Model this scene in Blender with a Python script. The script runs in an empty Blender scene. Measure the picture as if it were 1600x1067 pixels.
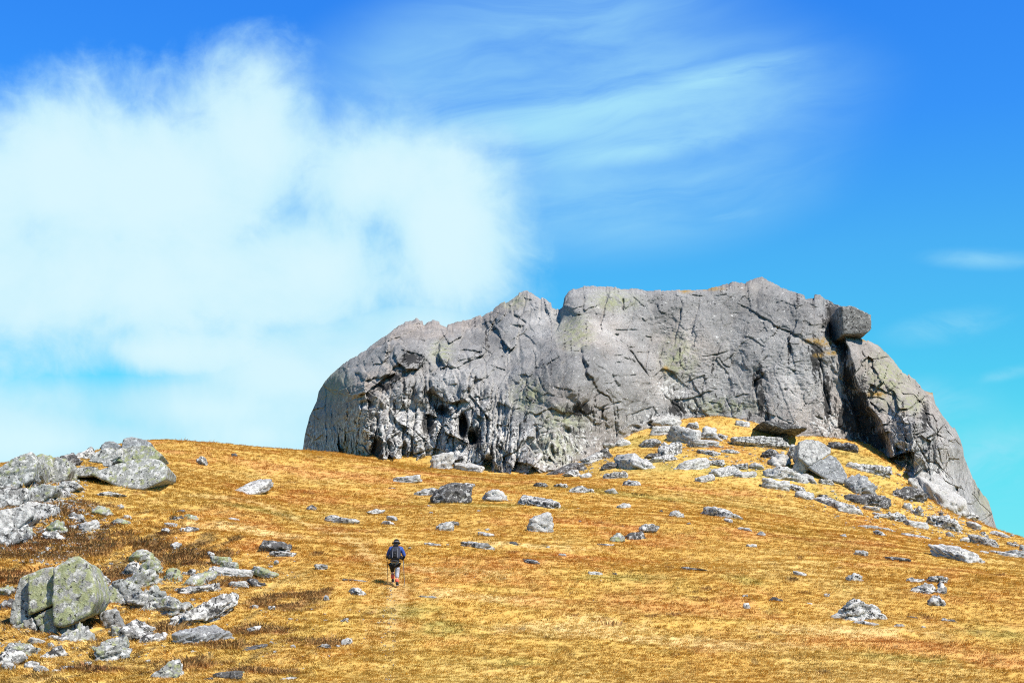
import bpy, bmesh, math, random
import numpy as np
from mathutils import Vector, Matrix

# ------------------------------------------------------------------ camera
F_PX = 2222.0                      # focal length in photo pixels (1600 wide)
PITCH = math.atan((980 - 533.5) / F_PX)
CT, ST = math.cos(PITCH), math.sin(PITCH)
scene = bpy.context.scene
COL = scene.collection
cam_d = bpy.data.cameras.new('camera')
cam_d.sensor_width = 36.0
cam_d.lens = 36.0 * F_PX / 1600.0
cam_d.clip_start = 0.5
cam_d.clip_end = 9000
cam = bpy.data.objects.new('camera', cam_d)
cam.rotation_euler = (math.pi / 2 + PITCH, 0, 0)
COL.objects.link(cam)
scene.camera = cam
scene.view_settings.view_transform = 'Standard'
scene.view_settings.look = 'None'
scene.view_settings.gamma = 1.0
scene.view_settings.use_curve_mapping = False
scene.view_settings.exposure = 0.75
scene.cycles.max_bounces = 5
scene.cycles.use_denoising = False
scene.cycles.filter_width = 1.1

# ------------------------------------------------------------------ node helpers
class NT:
    def __init__(s, tree):
        s.t = tree
        s.n = tree.nodes
        s.l = tree.links
    def put(s, node, key, v):
        sock = node.inputs[key]
        if isinstance(v, bpy.types.NodeSocket):
            s.l.new(v, sock)
        else:
            if sock.type in ('RGBA',) and len(v) == 3:
                v = (*v, 1)
            sock.default_value = v
    def math(s, op, a, b=None, c=None, clamp=False):
        n = s.n.new('ShaderNodeMath'); n.operation = op; n.use_clamp = clamp
        s.put(n, 0, a)
        if b is not None: s.put(n, 1, b)
        if c is not None: s.put(n, 2, c)
        return n.outputs[0]
    def vmath(s, op, a, b=None):
        n = s.n.new('ShaderNodeVectorMath'); n.operation = op
        s.put(n, 0, a)
        if b is not None:
            s.put(n, 3 if op == 'SCALE' else 1, b)
        return n.outputs[0]
    def noise(s, vec, scale, detail=4, rough=.55, dist=0.0):
        n = s.n.new('ShaderNodeTexNoise')
        if vec is not None: s.l.new(vec, n.inputs['Vector'])
        n.inputs['Scale'].default_value = scale
        n.inputs['Detail'].default_value = detail
        n.inputs['Roughness'].default_value = rough
        n.inputs['Distortion'].default_value = dist
        return n.outputs[0]
    def smooth(s, v, lo, hi, a=0.0, b=1.0):
        n = s.n.new('ShaderNodeMapRange'); n.interpolation_type = 'SMOOTHSTEP'
        s.put(n, 0, v); s.put(n, 1, lo); s.put(n, 2, hi); s.put(n, 3, a); s.put(n, 4, b)
        return n.outputs[0]
    def mix(s, f, a, b, mode='MIX'):
        n = s.n.new('ShaderNodeMix'); n.data_type = 'RGBA'; n.blend_type = mode
        n.clamp_factor = True
        s.put(n, 0, f); s.put(n, 6, a); s.put(n, 7, b)
        return n.outputs[2]
    def attr(s, name, kind='GEOMETRY'):
        n = s.n.new('ShaderNodeAttribute'); n.attribute_name = name; n.attribute_type = kind
        return n
    def mapping(s, vec, scale=(1, 1, 1), rot=(0, 0, 0)):
        n = s.n.new('ShaderNodeMapping')
        s.l.new(vec, n.inputs[0]); n.inputs['Scale'].default_value = scale; n.inputs['Rotation'].default_value = rot
        return n.outputs[0]
    def comb(s, x, y, z):
        n = s.n.new('ShaderNodeCombineXYZ')
        s.put(n, 0, x); s.put(n, 1, y); s.put(n, 2, z)
        return n.outputs[0]

def pix_dir(px, py):
    a = (px - 800.0) / F_PX
    b = (533.5 - py) / F_PX
    v = Vector((a, CT - b * ST, ST + b * CT))
    return v.normalized()

# ------------------------------------------------------------------ sky and sun
SUN_EL = math.radians(53)
SUN_DIR = Vector((0.75 * math.cos(SUN_EL), -0.661 * math.cos(SUN_EL), math.sin(SUN_EL)))   # towards the sun
sun_d = bpy.data.lights.new('sun', 'SUN')
sun_d.energy = 5.0
sun_d.angle = math.radians(0.5)
sun_d.color = (1.0, 0.95, 0.88)
sun = bpy.data.objects.new('sun', sun_d)
sun.rotation_euler = SUN_DIR.to_track_quat('Z', 'Y').to_euler()
sun.location = (60, -60, 120)
COL.objects.link(sun)

world = bpy.data.worlds.new('World')
scene.world = world
world.use_nodes = True
W = NT(world.node_tree)
W.n.clear()
out = W.n.new('ShaderNodeOutputWorld')
bg = W.n.new('ShaderNodeBackground')
bg.inputs['Strength'].default_value = 0.08
W.l.new(bg.outputs[0], out.inputs[0])
sky = W.n.new('ShaderNodeTexSky')
sky.sky_type = 'NISHITA'
sky.sun_disc = False
sky.sun_elevation = SUN_EL
sky.sun_rotation = math.atan2(SUN_DIR.x, SUN_DIR.y)
sky.altitude = 600
sky.air_density = 1.0
sky.dust_density = 0.15
sky.ozone_density = 2.0
tc = W.n.new('ShaderNodeTexCoord')
dirv = tc.outputs['Generated']
sep = W.n.new('ShaderNodeSeparateXYZ'); W.l.new(dirv, sep.inputs[0])
dx, dy, dz = sep.outputs
az = W.math('ARCTAN2', dx, dy)
el = W.math('ARCSINE', dz)
# tint of the air column: saturated cyan low down, deep blue higher up
ramp = W.n.new('ShaderNodeValToRGB')
W.l.new(W.math('MULTIPLY', el, 1 / .9, clamp=True), ramp.inputs[0])
SKY_TINT = [(0.0, (.30, .85, 1.0)), (.073, (.27, .95, 1.02)), (.138, (.28, 1.16, 1.06)), (.187, (.25, 1.16, 1.17)), (.287, (.29, 1.13, 1.44)), (.386, (.22, .97, 1.76)), (.478, (.20, .93, 1.9)), (.62, (.3, .8, 1.7)), (1.0, (.36, .58, .95))]
ramp.color_ramp.elements[0].position = SKY_TINT[0][0]
ramp.color_ramp.elements[0].color = (*SKY_TINT[0][1], 1)
ramp.color_ramp.elements[1].position = SKY_TINT[-1][0]
ramp.color_ramp.elements[1].color = (*SKY_TINT[-1][1], 1)
for p, c in SKY_TINT[1:-1]:
    e = ramp.color_ramp.elements.new(p); e.color = (*c, 1)
skycol = W.vmath('MULTIPLY', sky.outputs[0], ramp.outputs[0])

def ang(px, py):
    d = pix_dir(px, py)
    return math.atan2(d.x, d.y), math.asin(d.z)

def blob(px, py, rx, ry, rot=0.0):
    """elliptic falloff round a direction of the sky, 1 in the middle, 0 on the rim"""
    a0, e0 = ang(px, py)
    ra, re = rx / F_PX, ry / F_PX
    u = W.math('SUBTRACT', az, a0); v = W.math('SUBTRACT', el, e0)
    c, s = math.cos(rot), math.sin(rot)
    uu = W.math('ADD', W.math('MULTIPLY', u, c / ra), W.math('MULTIPLY', v, s / ra))
    vv = W.math('ADD', W.math('MULTIPLY', u, -s / re), W.math('MULTIPLY', v, c / re))
    d2 = W.math('ADD', W.math('MULTIPLY', uu, uu), W.math('MULTIPLY', vv, vv))
    return W.math('SUBTRACT', 1.0, W.math('SQRT', d2))

def union(bs):
    r = bs[0]
    for b in bs[1:]:
        n = W.n.new('ShaderNodeMath'); n.operation = 'SMOOTH_MAX'
        W.put(n, 0, r); W.put(n, 1, b); n.inputs[2].default_value = 0.45
        r = n.outputs[0]
    return r

wn1 = W.noise(dirv, 8.0, 9, .58, .3)
wn2 = W.noise(dirv, 30.0, 7, .62, .8)
wn3 = W.noise(dirv, 4.0, 5, .5)
cum = union([blob(405, 240, 135, 165, .1), blob(105, 270, 160, 170), blob(260, 300, 320, 160), blob(570, 290, 190, 140),
             blob(690, 370, 170, 170), blob(480, 420, 360, 150), blob(150, 460, 320, 150), blob(240, 550, 190, 60), blob(-120, 360, 260, 260)])
cum_v = W.math('ADD', cum, W.math('ADD', W.math('MULTIPLY', W.math('SUBTRACT', wn1, .5), 1.5), W.math('MULTIPLY', W.math('SUBTRACT', wn2, .5), .5)))
cum_m = W.math('MULTIPLY', W.smooth(cum_v, -.12, 0.62), .97)
low = union([blob(560, 560, 230, 80), blob(330, 640, 330, 60), blob(80, 690, 330, 62), blob(400, 680, 190, 60), blob(470, 590, 200, 62), blob(640, 520, 150, 60), blob(-250, 650, 300, 90)])
low_v = W.math('ADD', low, W.math('MULTIPLY', W.math('SUBTRACT', wn1, .5), 1.0))
low_m = W.math('MULTIPLY', W.smooth(low_v, -.3, .5), .93)
# cirrus: long wisps fanning from the cumulus to the right
wq = W.noise(dirv, 5.0, 4, .5)
suv = W.comb(W.math('ADD', W.math('MULTIPLY', az, 3.4), W.math('MULTIPLY', el, 3.0)),
             W.math('ADD', W.math('MULTIPLY', wq, 1.6), W.math('SUBTRACT', W.math('MULTIPLY', el, 22.0), W.math('MULTIPLY', az, 3.6))), W.math('MULTIPLY', W.math('MULTIPLY', az, az), 14.0))
cn = W.noise(suv, 1.1, 10, .60, .8)
cn_b = W.noise(suv, .45, 4, .5, .6)
cir = union([blob(930, 180, 470, 190, .06), blob(1050, 180, 360, 110, .10), blob(820, 80, 420, 150, .2), blob(980, 290, 380, 130, .05), blob(700, 120, 280, 140, .2)])
cir_v = W.math('MULTIPLY', W.smooth(cir, -.1, .9), W.smooth(W.math('ADD', W.math('MULTIPLY', cn, .45), W.math('MULTIPLY', cn_b, .6)), .22, .70))
strk = W.math('MULTIPLY', W.smooth(union([blob(940, 172, 340, 40, .12), blob(1110, 125, 200, 28, .16), blob(830, 200, 240, 44, .02), blob(1000, 235, 220, 26, .1)]), -.1, 1.0), W.smooth(cn, .2, .58))
wis = union([blob(1480, 510, 120, 34, .1), blob(1580, 582, 80, 14, .15), blob(1140, 335, 60, 14, .1), blob(1540, 405, 130, 22, -.1),
             blob(1560, 720, 190, 90, .1), blob(1420, 640, 160, 60, .1)])
wis_v = W.math('MULTIPLY', W.smooth(wis, 0.0, 1.0), W.smooth(cn, .3, .75))
rear = W.math('MULTIPLY', W.smooth(W.math('ABSOLUTE', az), .55, 1.1), W.smooth(W.math('ADD', W.math('MULTIPLY', wn3, .7), W.math('MULTIPLY', wn1, .4)), .55, .85))
m = W.math('MAXIMUM', cum_m, low_m)
for extra, k in ((cir_v, .82), (strk, .8), (wis_v, .6), (rear, .35)):
    m = W.math('SUBTRACT', 1.0, W.math('MULTIPLY', W.math('SUBTRACT', 1.0, m), W.math('SUBTRACT', 1.0, W.math('MULTIPLY', extra, k))))
m = W.math('MULTIPLY', m, W.smooth(dz, -.02, .02), clamp=True)
CLOUD = (4.6, 6.1, 6.7)
cloudcol = W.mix(W.smooth(W.math('ADD', W.math('MULTIPLY', W.math('MAXIMUM', cum, W.math('MULTIPLY', low, .8)), .5), wn1), .35, 1.0), (3.0, 5.9, 7.2), (5.3, 7.0, 7.45))
W.l.new(W.mix(m, skycol, cloudcol), bg.inputs['Color'])

# ------------------------------------------------------------------ numeric noise
_G = np.array([[1,1,0],[-1,1,0],[1,-1,0],[-1,-1,0],[1,0,1],[-1,0,1],[1,0,-1],[-1,0,-1],[0,1,1],[0,-1,1],[0,1,-1],[0,-1,-1],[1,1,0],[-1,1,0],[0,-1,1],[0,-1,-1]], dtype=np.float32)
def _hash(x, y, z, seed):
    h = (x.astype(np.uint32) * np.uint32(374761393) + y.astype(np.uint32) * np.uint32(668265263) + z.astype(np.uint32) * np.uint32(2147483647 - 58) + np.uint32(seed * 7919 + 13))
    h = (h ^ (h >> np.uint32(13))) * np.uint32(1274126177)
    h ^= h >> np.uint32(16)
    h *= np.uint32(2246822519)
    return (h ^ (h >> np.uint32(15)))
def perlin(p, seed=0):
    p = np.asarray(p, dtype=np.float32)
    i = np.floor(p).astype(np.int64)
    f = (p - i).astype(np.float32)
    u = f * f * f * (f * (f * 6 - 15) + 10)
    res = []
    for dz_ in (0, 1):
        for dy_ in (0, 1):
            for dx_ in (0, 1):
                g = _G[_hash(i[:, 0] + dx_, i[:, 1] + dy_, i[:, 2] + dz_, seed) & np.uint32(15)]
                res.append(g[:, 0] * (f[:, 0] - dx_) + g[:, 1] * (f[:, 1] - dy_) + g[:, 2] * (f[:, 2] - dz_))
    x00 = res[0] + u[:, 0] * (res[1] - res[0]); x10 = res[2] + u[:, 0] * (res[3] - res[2])
    x01 = res[4] + u[:, 0] * (res[5] - res[4]); x11 = res[6] + u[:, 0] * (res[7] - res[6])
    y0 = x00 + u[:, 1] * (x10 - x00); y1 = x01 + u[:, 1] * (x11 - x01)
    return y0 + u[:, 2] * (y1 - y0)
def fbm(p, octv=4, seed=0, gain=.5, ridged=False):
    p = np.asarray(p, dtype=np.float32)
    a, s, tot = 1.0, 0.0, 0.0
    for k in range(octv):
        n = perlin(p * (2.03 ** k) + k * 17.31, seed + k)
        if ridged: n = 1 - 2 * np.abs(n) * 1.3 - .35
        s = s + a * n; tot += a; a *= gain
    return s / tot
def sst(x, lo, hi):
    t = np.clip((x - lo) / (hi - lo), 0, 1)
    return t * t * (3 - 2 * t)
def p3(*c):
    c = np.broadcast_arrays(*[np.asarray(k, dtype=np.float32) for k in c])
    return np.stack([k.ravel() for k in c], 1)

class TPS:
    def __init__(s, xy, v, scale, reg=1e-4):
        s.c = np.asarray(xy, float) / scale; s.sc = scale
        n = len(s.c)
        d2 = ((s.c[:, None] - s.c[None]) ** 2).sum(-1)
        K = d2 * np.log(d2 + 1e-9) + np.eye(n) * reg
        P = np.hstack([np.ones((n, 1)), s.c])
        A = np.zeros((n + 3, n + 3)); A[:n, :n] = K; A[:n, n:] = P; A[n:, :n] = P.T
        s.w = np.linalg.solve(A, np.concatenate([np.asarray(v, float), np.zeros(3)]))
    def __call__(s, x, y):
        sh = np.shape(x)
        q = np.stack([np.ravel(x), np.ravel(y)], 1) / s.sc
        o = np.empty(len(q))
        for k in range(0, len(q), 60000):
            qq = q[k:k + 60000]
            d2 = ((qq[:, None, 0] - s.c[None, :, 0]) ** 2 + (qq[:, None, 1] - s.c[None, :, 1]) ** 2)
            o[k:k + 60000] = (d2 * np.log(d2 + 1e-9)) @ s.w[:-3] + s.w[-3] + qq @ s.w[-2:]
        return o.reshape(sh)

def w_of(px, py, D):
    """world point on the sight line of a photo pixel, D metres to the north of the camera"""
    px = np.asarray(px, float); py = np.asarray(py, float); D = np.asarray(D, float)
    a = (px - 800.0) / F_PX; b = (533.5 - py) / F_PX
    k = D / (CT - b * ST)
    return a * k, D + 0 * a, (ST + b * CT) * k

# ------------------------------------------------------------------ mesh helpers
def mesh_np(name, V, Fq, smooth=True):
    V = np.asarray(V, dtype=np.float32); Fq = np.asarray(Fq, dtype=np.int32)
    k = Fq.shape[1]
    me = bpy.data.meshes.new(name)
    me.vertices.add(len(V)); me.vertices.foreach_set('co', V.ravel())
    me.loops.add(Fq.size); me.loops.foreach_set('vertex_index', Fq.ravel())
    me.polygons.add(len(Fq))
    me.polygons.foreach_set('loop_start', np.arange(0, Fq.size, k, dtype=np.int32))
    if smooth:
        me.polygons.foreach_set('use_smooth', np.ones(len(Fq), dtype=bool))
    me.update(calc_edges=True)
    return me
def fattr(me, name, vals):
    a = me.attributes.new(name, 'FLOAT', 'POINT'); a.data.foreach_set('value', np.asarray(vals, dtype=np.float32).ravel())
def cattr(me, name, vals):
    a = me.attributes.new(name, 'FLOAT_COLOR', 'POINT')
    v = np.ones((len(vals), 4), dtype=np.float32); v[:, :3] = vals
    a.data.foreach_set('color', v.ravel())
def vattr(me, name, vals):
    a = me.attributes.new(name, 'FLOAT_VECTOR', 'POINT'); a.data.foreach_set('vector', np.asarray(vals, dtype=np.float32).ravel())
def link(name, me, mat=None, parent=None, label=None, cat=None, group=None, kind=None):
    o = bpy.data.objects.new(name, me); COL.objects.link(o)
    if mat is not None: me.materials.append(mat)
    if parent is not None: o.parent = parent
    tag(o, label, cat, group, kind)
    return o
def tag(o, label=None, cat=None, group=None, kind=None):
    if label: o['label'] = label
    if cat: o['category'] = cat
    if group: o['group'] = group
    if kind: o['kind'] = kind
    return o
def empty(name, loc, label=None, cat=None, group=None):
    o = bpy.data.objects.new(name, None); COL.objects.link(o); o.location = loc
    o.empty_display_size = .3
    return tag(o, label, cat, group)

# ------------------------------------------------------------------ materials
def new_mat(name):
    m_ = bpy.data.materials.new(name); m_.use_nodes = True
    t = NT(m_.node_tree); b = t.n['Principled BSDF']
    b.inputs['Roughness'].default_value = .9
    b.inputs['Specular IOR Level'].default_value = .25
    return m_, t, b

def flat_mat(name, col, rough=.8, var=.25, scale=12, spec=.3):
    m_, t, b = new_mat(name)
    tco = t.n.new('ShaderNodeTexCoord')
    n = t.noise(tco.outputs['Object'], scale, 4, .6)
    k = t.smooth(n, .25, .75, 1 - var, 1 + var)
    t.l.new(t.vmath('SCALE', tuple(col), k), b.inputs['Base Color'])
    b.inputs['Roughness'].default_value = rough
    b.inputs['Specular IOR Level'].default_value = spec
    bp = t.n.new('ShaderNodeBump'); bp.inputs['Strength'].default_value = .4; bp.inputs['Distance'].default_value = .01
    t.l.new(n, bp.inputs['Height']); t.l.new(bp.outputs[0], b.inputs['Normal'])
    return m_

def rock_mat(name, base=(.23, .225, .215), pale=(.46, .45, .43), black=(.022, .021, .02), green=(.25, .265, .12),
             pale_amt=.5, black_amt=.4, green_amt=.0, s=1.0, use_attr=False, bump=.6, stain_shade=None):
    """weathered gneiss: grain, pale and black lichen with ragged rims, some yellow-green map lichen; on the crag the black also paints in gully shade"""
    m_, t, b = new_mat(name)
    tco = t.n.new('ShaderNodeTexCoord')
    oi = t.n.new('ShaderNodeObjectInfo')
    vec = tco.outputs['Object']
    if not use_attr:
        vec = t.vmath('ADD', vec, t.vmath('SCALE', (37.0, 71.0, 13.0), oi.outputs['Random']))
    tone = t.noise(vec, .55 * s, 6, .6)
    grain = t.noise(vec, 11.0 * s, 5, .75)
    n_p = t.noise(vec, 3.0 * s, 12, .70, .3)
    n_b = t.noise(t.mapping(vec, (1, 1, .32)) if use_attr else vec, 3.6 * s, 12, .70, .5)
    n_g = t.noise(vec, 2.0 * s, 8, .66)
    if use_attr:
        mot = t.attr('mottle').outputs['Fac']; drk = t.attr('stain_shade').outputs['Fac']
        grn = t.attr('lichen').outputs['Fac']; mos = t.attr('moss').outputs['Fac']; ton = t.attr('tone').outputs['Fac']
    col = t.mix(t.smooth(tone, .3, .7), tuple(c * .80 for c in base), tuple(c * 1.18 for c in base))
    if use_attr:
        col = t.vmath('SCALE', col, t.math('ADD', 1.0, ton))
        warm = t.mix(t.smooth(t.noise(vec, .09 * s, 4, .5), .42, .62), (1.0, 1.0, 1.02), (1.08, .99, .94))
        col = t.vmath('MULTIPLY', col, warm)
    col = t.vmath('SCALE', col, t.smooth(grain, .3, .7, .62, 1.34))
    if use_attr:
        lo = t.math('SUBTRACT', .60, t.math('MULTIPLY', mot, .13)); hi = t.math('ADD', lo, .05)
        col = t.mix(t.math('MULTIPLY', t.smooth(n_p, lo, hi), .9), col, pale)
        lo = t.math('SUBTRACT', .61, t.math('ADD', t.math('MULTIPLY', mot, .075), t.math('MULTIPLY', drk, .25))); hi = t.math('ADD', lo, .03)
        g = t.math('MULTIPLY', grn, t.smooth(n_g, .38, .60))
        col = t.mix(t.math('MULTIPLY', g, .8), col, green)
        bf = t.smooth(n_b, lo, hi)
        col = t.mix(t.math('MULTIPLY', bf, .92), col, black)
        mm = t.math('MULTIPLY', mos, t.smooth(t.noise(vec, 2.2, 6, .7), .35, .55))
        col = t.mix(mm, col, t.mix(t.smooth(grain, .3, .7), (.20, .12, .025), (.34, .21, .05)))
    else:
        lo = .60 - .16 * pale_amt
        col = t.mix(t.math('MULTIPLY', t.smooth(n_p, lo, lo + .045), .92), col, pale)
        if green_amt > 0:
            lo = .62 - .2 * green_amt
            col = t.mix(t.math('MULTIPLY', t.smooth(n_g, lo, lo + .1), .85), col, t.mix(t.smooth(grain, .3, .7), tuple(c * .72 for c in green), tuple(c * 1.2 for c in green)))
        lo = .63 - .14 * black_amt
        col = t.mix(t.math('MULTIPLY', t.smooth(n_b, lo, lo + .025), .94), col, black)
    t.l.new(col, b.inputs['Base Color'])
    bp = t.n.new('ShaderNodeBump'); bp.inputs['Strength'].default_value = bump; bp.inputs['Distance'].default_value = .16 / s
    hgt = t.math('ADD', t.math('MULTIPLY', grain, .5), t.math('ADD', n_b, t.math('MULTIPLY', n_p, .5)))
    t.l.new(hgt, bp.inputs['Height']); t.l.new(bp.outputs[0], b.inputs['Normal'])
    b.inputs['Roughness'].default_value = .92
    b.inputs['Specular IOR Level'].default_value = .15
    return m_
# ------------------------------------------------------------------ the hill
G_PIX = [  # photo x, photo y, metres north: points of the turf
    (0, 1067, 39), (400, 1067, 40), (800, 1067, 41), (1200, 1067, 42), (1600, 1067, 43),
    (0, 985, 46), (200, 990, 47), (400, 985, 47.5), (800, 985, 49), (1200, 985, 51), (1600, 985, 52.5),
    (0, 900, 54), (150, 905, 55), (330, 905, 55.5), (615, 917, 55), (1000, 910, 58.5), (1340, 915, 60), (1600, 925, 60.5),
    (0, 830, 62), (150, 820, 64), (330, 830, 66), (520, 838, 69), (700, 845, 69), (1000, 850, 72), (1300, 862, 74), (1600, 890, 73),
    (0, 775, 70), (150, 765, 74), (330, 775, 79), (487, 797, 80), (615, 805, 80), (850, 805, 82), (1100, 815, 84), (1350, 838, 88), (1600, 866, 93),
    (0, 738, 78), (60, 722, 82), (120, 718, 86), (210, 722, 92), (260, 715, 98), (240, 690, 112), (300, 692, 114),
    (390, 698, 118), (330, 735, 94), (480, 752, 96), (480, 706, 138), (640, 760, 98), (850, 765, 102), (1000, 772, 106), (1150, 785, 108), (1300, 805, 110),
    (1450, 835, 112), (560, 714, 146), (640, 725, 143), (690, 729, 141), (715, 692, 149), (780, 742, 135), (850, 743, 133),
    (862, 724, 141), (920, 700, 144), (1000, 682, 147), (1060, 657, 152), (1110, 653, 152), (1170, 657, 151), (1230, 690, 147), (1288, 690, 148), (1360, 696, 150),
    (1392, 724, 144), (1434, 748, 141), (1470, 788, 139), (1515, 824, 141), (1558, 832, 152), (1600, 848, 136),
    (1000, 715, 132), (1150, 720, 131), (1300, 745, 128), (1400, 785, 126), (920, 738, 130),
]
G_W = []
for (x, y, d) in G_PIX:
    a_, b_, c_ = w_of(x, y, d); G_W.append((float(a_), float(b_), float(c_)))
# out of sight: near the photographer, behind the crests, past the frame
G_W += [(-14, 30, -1.9), (0, 30, -2.0), (16, 30, -2.0), (0, 5, -1.7), (-30, 10, -3.0), (30, 10, -2.6), (0, 18, -2.0),
        (-44, 100, 8.0), (-52, 128, 8.5), (-30, 150, 14.0), (-60, 80, 3.0), (-34, 60, 1.5), (-28, 45, -1.6), (-45, 50, -2.0),
        (-26, 190, 15.0), (0, 200, 17.0), (30, 200, 15.0), (62, 175, 4.5), (70, 140, 3.2), (66, 110, 1.4), (50, 80, .6), (40, 60, -.6), (34, 45, -2.2), (58, 120, 4.6)]
G_W = np.array(G_W)
_tps = TPS(G_W[:, :2], G_W[:, 2], 60.0, 2e-5)

def ground_base(x, y):
    x = np.asarray(x, float); y = np.asarray(y, float)
    xi = np.clip(x, -75, 85); yi = np.clip(y, -5, 205)
    z = _tps(xi, yi)
    far = np.hypot(x - xi, y - yi)
    w = sst(far, 0, 140)
    return (z - .12 * far) * (1 - w) + w * (-38 - .012 * far)

CX, SX = math.cos(math.radians(76)), math.sin(math.radians(76))
def ground_rough(x, y):
    """hummocks, sheep terraces and combed tussocks of the turf"""
    x = np.asarray(x, float); y = np.asarray(y, float); sh = x.shape
    X, Y = x.ravel(), y.ravel()
    left = sst(-X - .18 * Y, -4, 4) * (1 - sst(Y, 62, 84))           # tussocky flank to the left of the path
    u = X * CX + Y * SX; v = -X * SX + Y * CX
    h = .32 * fbm(p3(X * .16, Y * .11, 0), 3, 11)
    h += .07 * fbm(p3(X * .7, Y * .42, 1), 3, 12)
    h += (.022 + .10 * left) * fbm(p3(u * .2, v * 2.3, 6), 3, 23)
    h += (.010 + .03 * left) * fbm(p3(u * 1.7, v * 5.0, 2), 2, 14)
    t = fbm(p3(X * .10, Y * .55, 5), 2, 15)
    h += .07 * sst(t, .05, .25)
    return h.reshape(sh)
def ground_z(x, y):
    return ground_base(x, y) + ground_rough(x, y)

def hit(px, py, d0=32.0, d1=176.0, n=420):
    """where sight lines of photo pixels meet the turf: x, y, z arrays"""
    px = np.atleast_1d(np.asarray(px, float)); py = np.atleast_1d(np.asarray(py, float))
    Ds = np.linspace(d0, d1, n)
    X, Y, Z = w_of(px[:, None], py[:, None], Ds[None, :])
    G = ground_base(X, Y)
    above = (G >= Z)
    above[:, 0] = False
    idx = np.argmax(above, 1)
    miss = ~above.any(1)
    # grazing rays: take the closest approach
    near = np.argmin(Z - G, 1)
    idx = np.where(miss, near, idx)
    i0 = np.maximum(idx - 1, 0)
    r = np.arange(len(px))
    e0 = (Z - G)[r, i0]; e1 = (Z - G)[r, idx]
    f = np.where(miss | (np.abs(e0 - e1) < 1e-6), 0, e0 / (e0 - e1 + 1e-9)).clip(0, 1)
    D = Ds[i0] + (Ds[idx] - Ds[i0]) * f
    D = np.where(miss, Ds[idx], D)
    x, y, z = w_of(px, py, D)
    return x, y, ground_z(x, y)

# footpath: from below the walker up over the shoulder of the hill
PATH_PX = [(596, 1085), (600, 1040), (607, 1000), (616, 960), (620, 925), (612, 905), (592, 880), (565, 856), (530, 836), (495, 822), (455, 806), (415, 792), (360, 780), (300, 776)]
_ph = hit([p[0] for p in PATH_PX], [p[1] for p in PATH_PX])
PATH_W = np.stack([_ph[0], _ph[1]], 1)
def dist_poly(x, y, P):
    d = np.full(np.shape(x), 1e9)
    for a, b in zip(P[:-1], P[1:]):
        ab = b - a; L2 = (ab ** 2).sum() + 1e-9
        t = np.clip(((x - a[0]) * ab[0] + (y - a[1]) * ab[1]) / L2, 0, 1)
        d = np.minimum(d, np.hypot(x - a[0] - t * ab[0], y - a[1] - t * ab[1]))
    return d

# turf colour (albedo), mixed from patches of straw, rust, olive and heather
STRAW = np.array((.52, .36, .118)); GOLD = np.array((.485, .30, .076)); RUST = np.array((.49, .250, .080))
OLIVE = np.array((.39, .295, .082)); HEATH = np.array((.20, .105, .055)); PALE = np.array((.57, .42, .18)); GREEN = np.array((.28, .26, .075))
HEATH_PX = [(110, 795, 60, 22), (60, 850, 90, 40), (30, 780, 60, 30), (300, 868, 70, 22), (140, 850, 70, 24), (235, 852, 50, 14), (380, 905, 50, 16), (470, 927, 60, 10),
            (430, 945, 70, 14), (300, 1040, 60, 14), (400, 980, 60, 10), (500, 1000, 50, 8), (200, 890, 60, 18), (60, 905, 80, 22), (350, 1010, 70, 10), (250, 985, 60, 12), (420, 1050, 80, 9), (150, 1050, 70, 10)]
_hh = hit([p[0] for p in HEATH_PX], [p[1] for p in HEATH_PX])
GREEN_PX = [(420, 800, 90, 12), (640, 955, 60, 22), (700, 985, 60, 16), (830, 1040, 90, 14), (700, 700, 40, 26), (1000, 690, 90, 14), (1150, 735, 220, 16), (1000, 775, 260, 10), (1340, 720, 60, 26), (870, 735, 60, 12), (1280, 770, 120, 14),
            (1180, 910, 70, 12), (1420, 1030, 150, 12), (780, 790, 160, 10), (1560, 990, 90, 18), (980, 905, 120, 12)]
_gg = hit([p[0] for p in GREEN_PX], [p[1] for p in GREEN_PX])
RUST_PX = [(560, 745, 150, 18), (450, 735, 120, 16), (1000, 950, 240, 26), (900, 870, 160, 10), (1250, 840, 200, 12), (1400, 1010, 200, 20), (950, 820, 90, 8), (700, 745, 200, 8), (1080, 765, 130, 10), (1550, 1030, 90, 22), (620, 790, 90, 8), (250, 705, 60, 8), (1450, 890, 130, 10), (530, 830, 60, 16)]
_rr = hit([p[0] for p in RUST_PX], [p[1] for p in RUST_PX])
PALE_PX = [(900, 985, 160, 22), (760, 935, 120, 10), (690, 925, 50, 8), (1020, 1000, 160, 12), (700, 890, 110, 14), (820, 855, 120, 8), (1300, 990, 180, 8), (380, 830, 120, 14), (1130, 1010, 160, 10)]
_pp = hit([p[0] for p in PALE_PX], [p[1] for p in PALE_PX])
def patches(x, y, PX, H):
    m_ = np.zeros(len(x))
    for k, (px, py, rx, ry) in enumerate(PX):
        ax = rx * H[1][k] / F_PX; ay = max(ry * H[1][k] / F_PX * 4.2, ax * .3)
        m_ = np.maximum(m_, 1 - np.hypot((x - H[0][k]) / ax, (y - H[1][k]) / ay) * .75)
    return m_
def lerp(a, b, t):
    return a + (b - a) * t[:, None]
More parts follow.
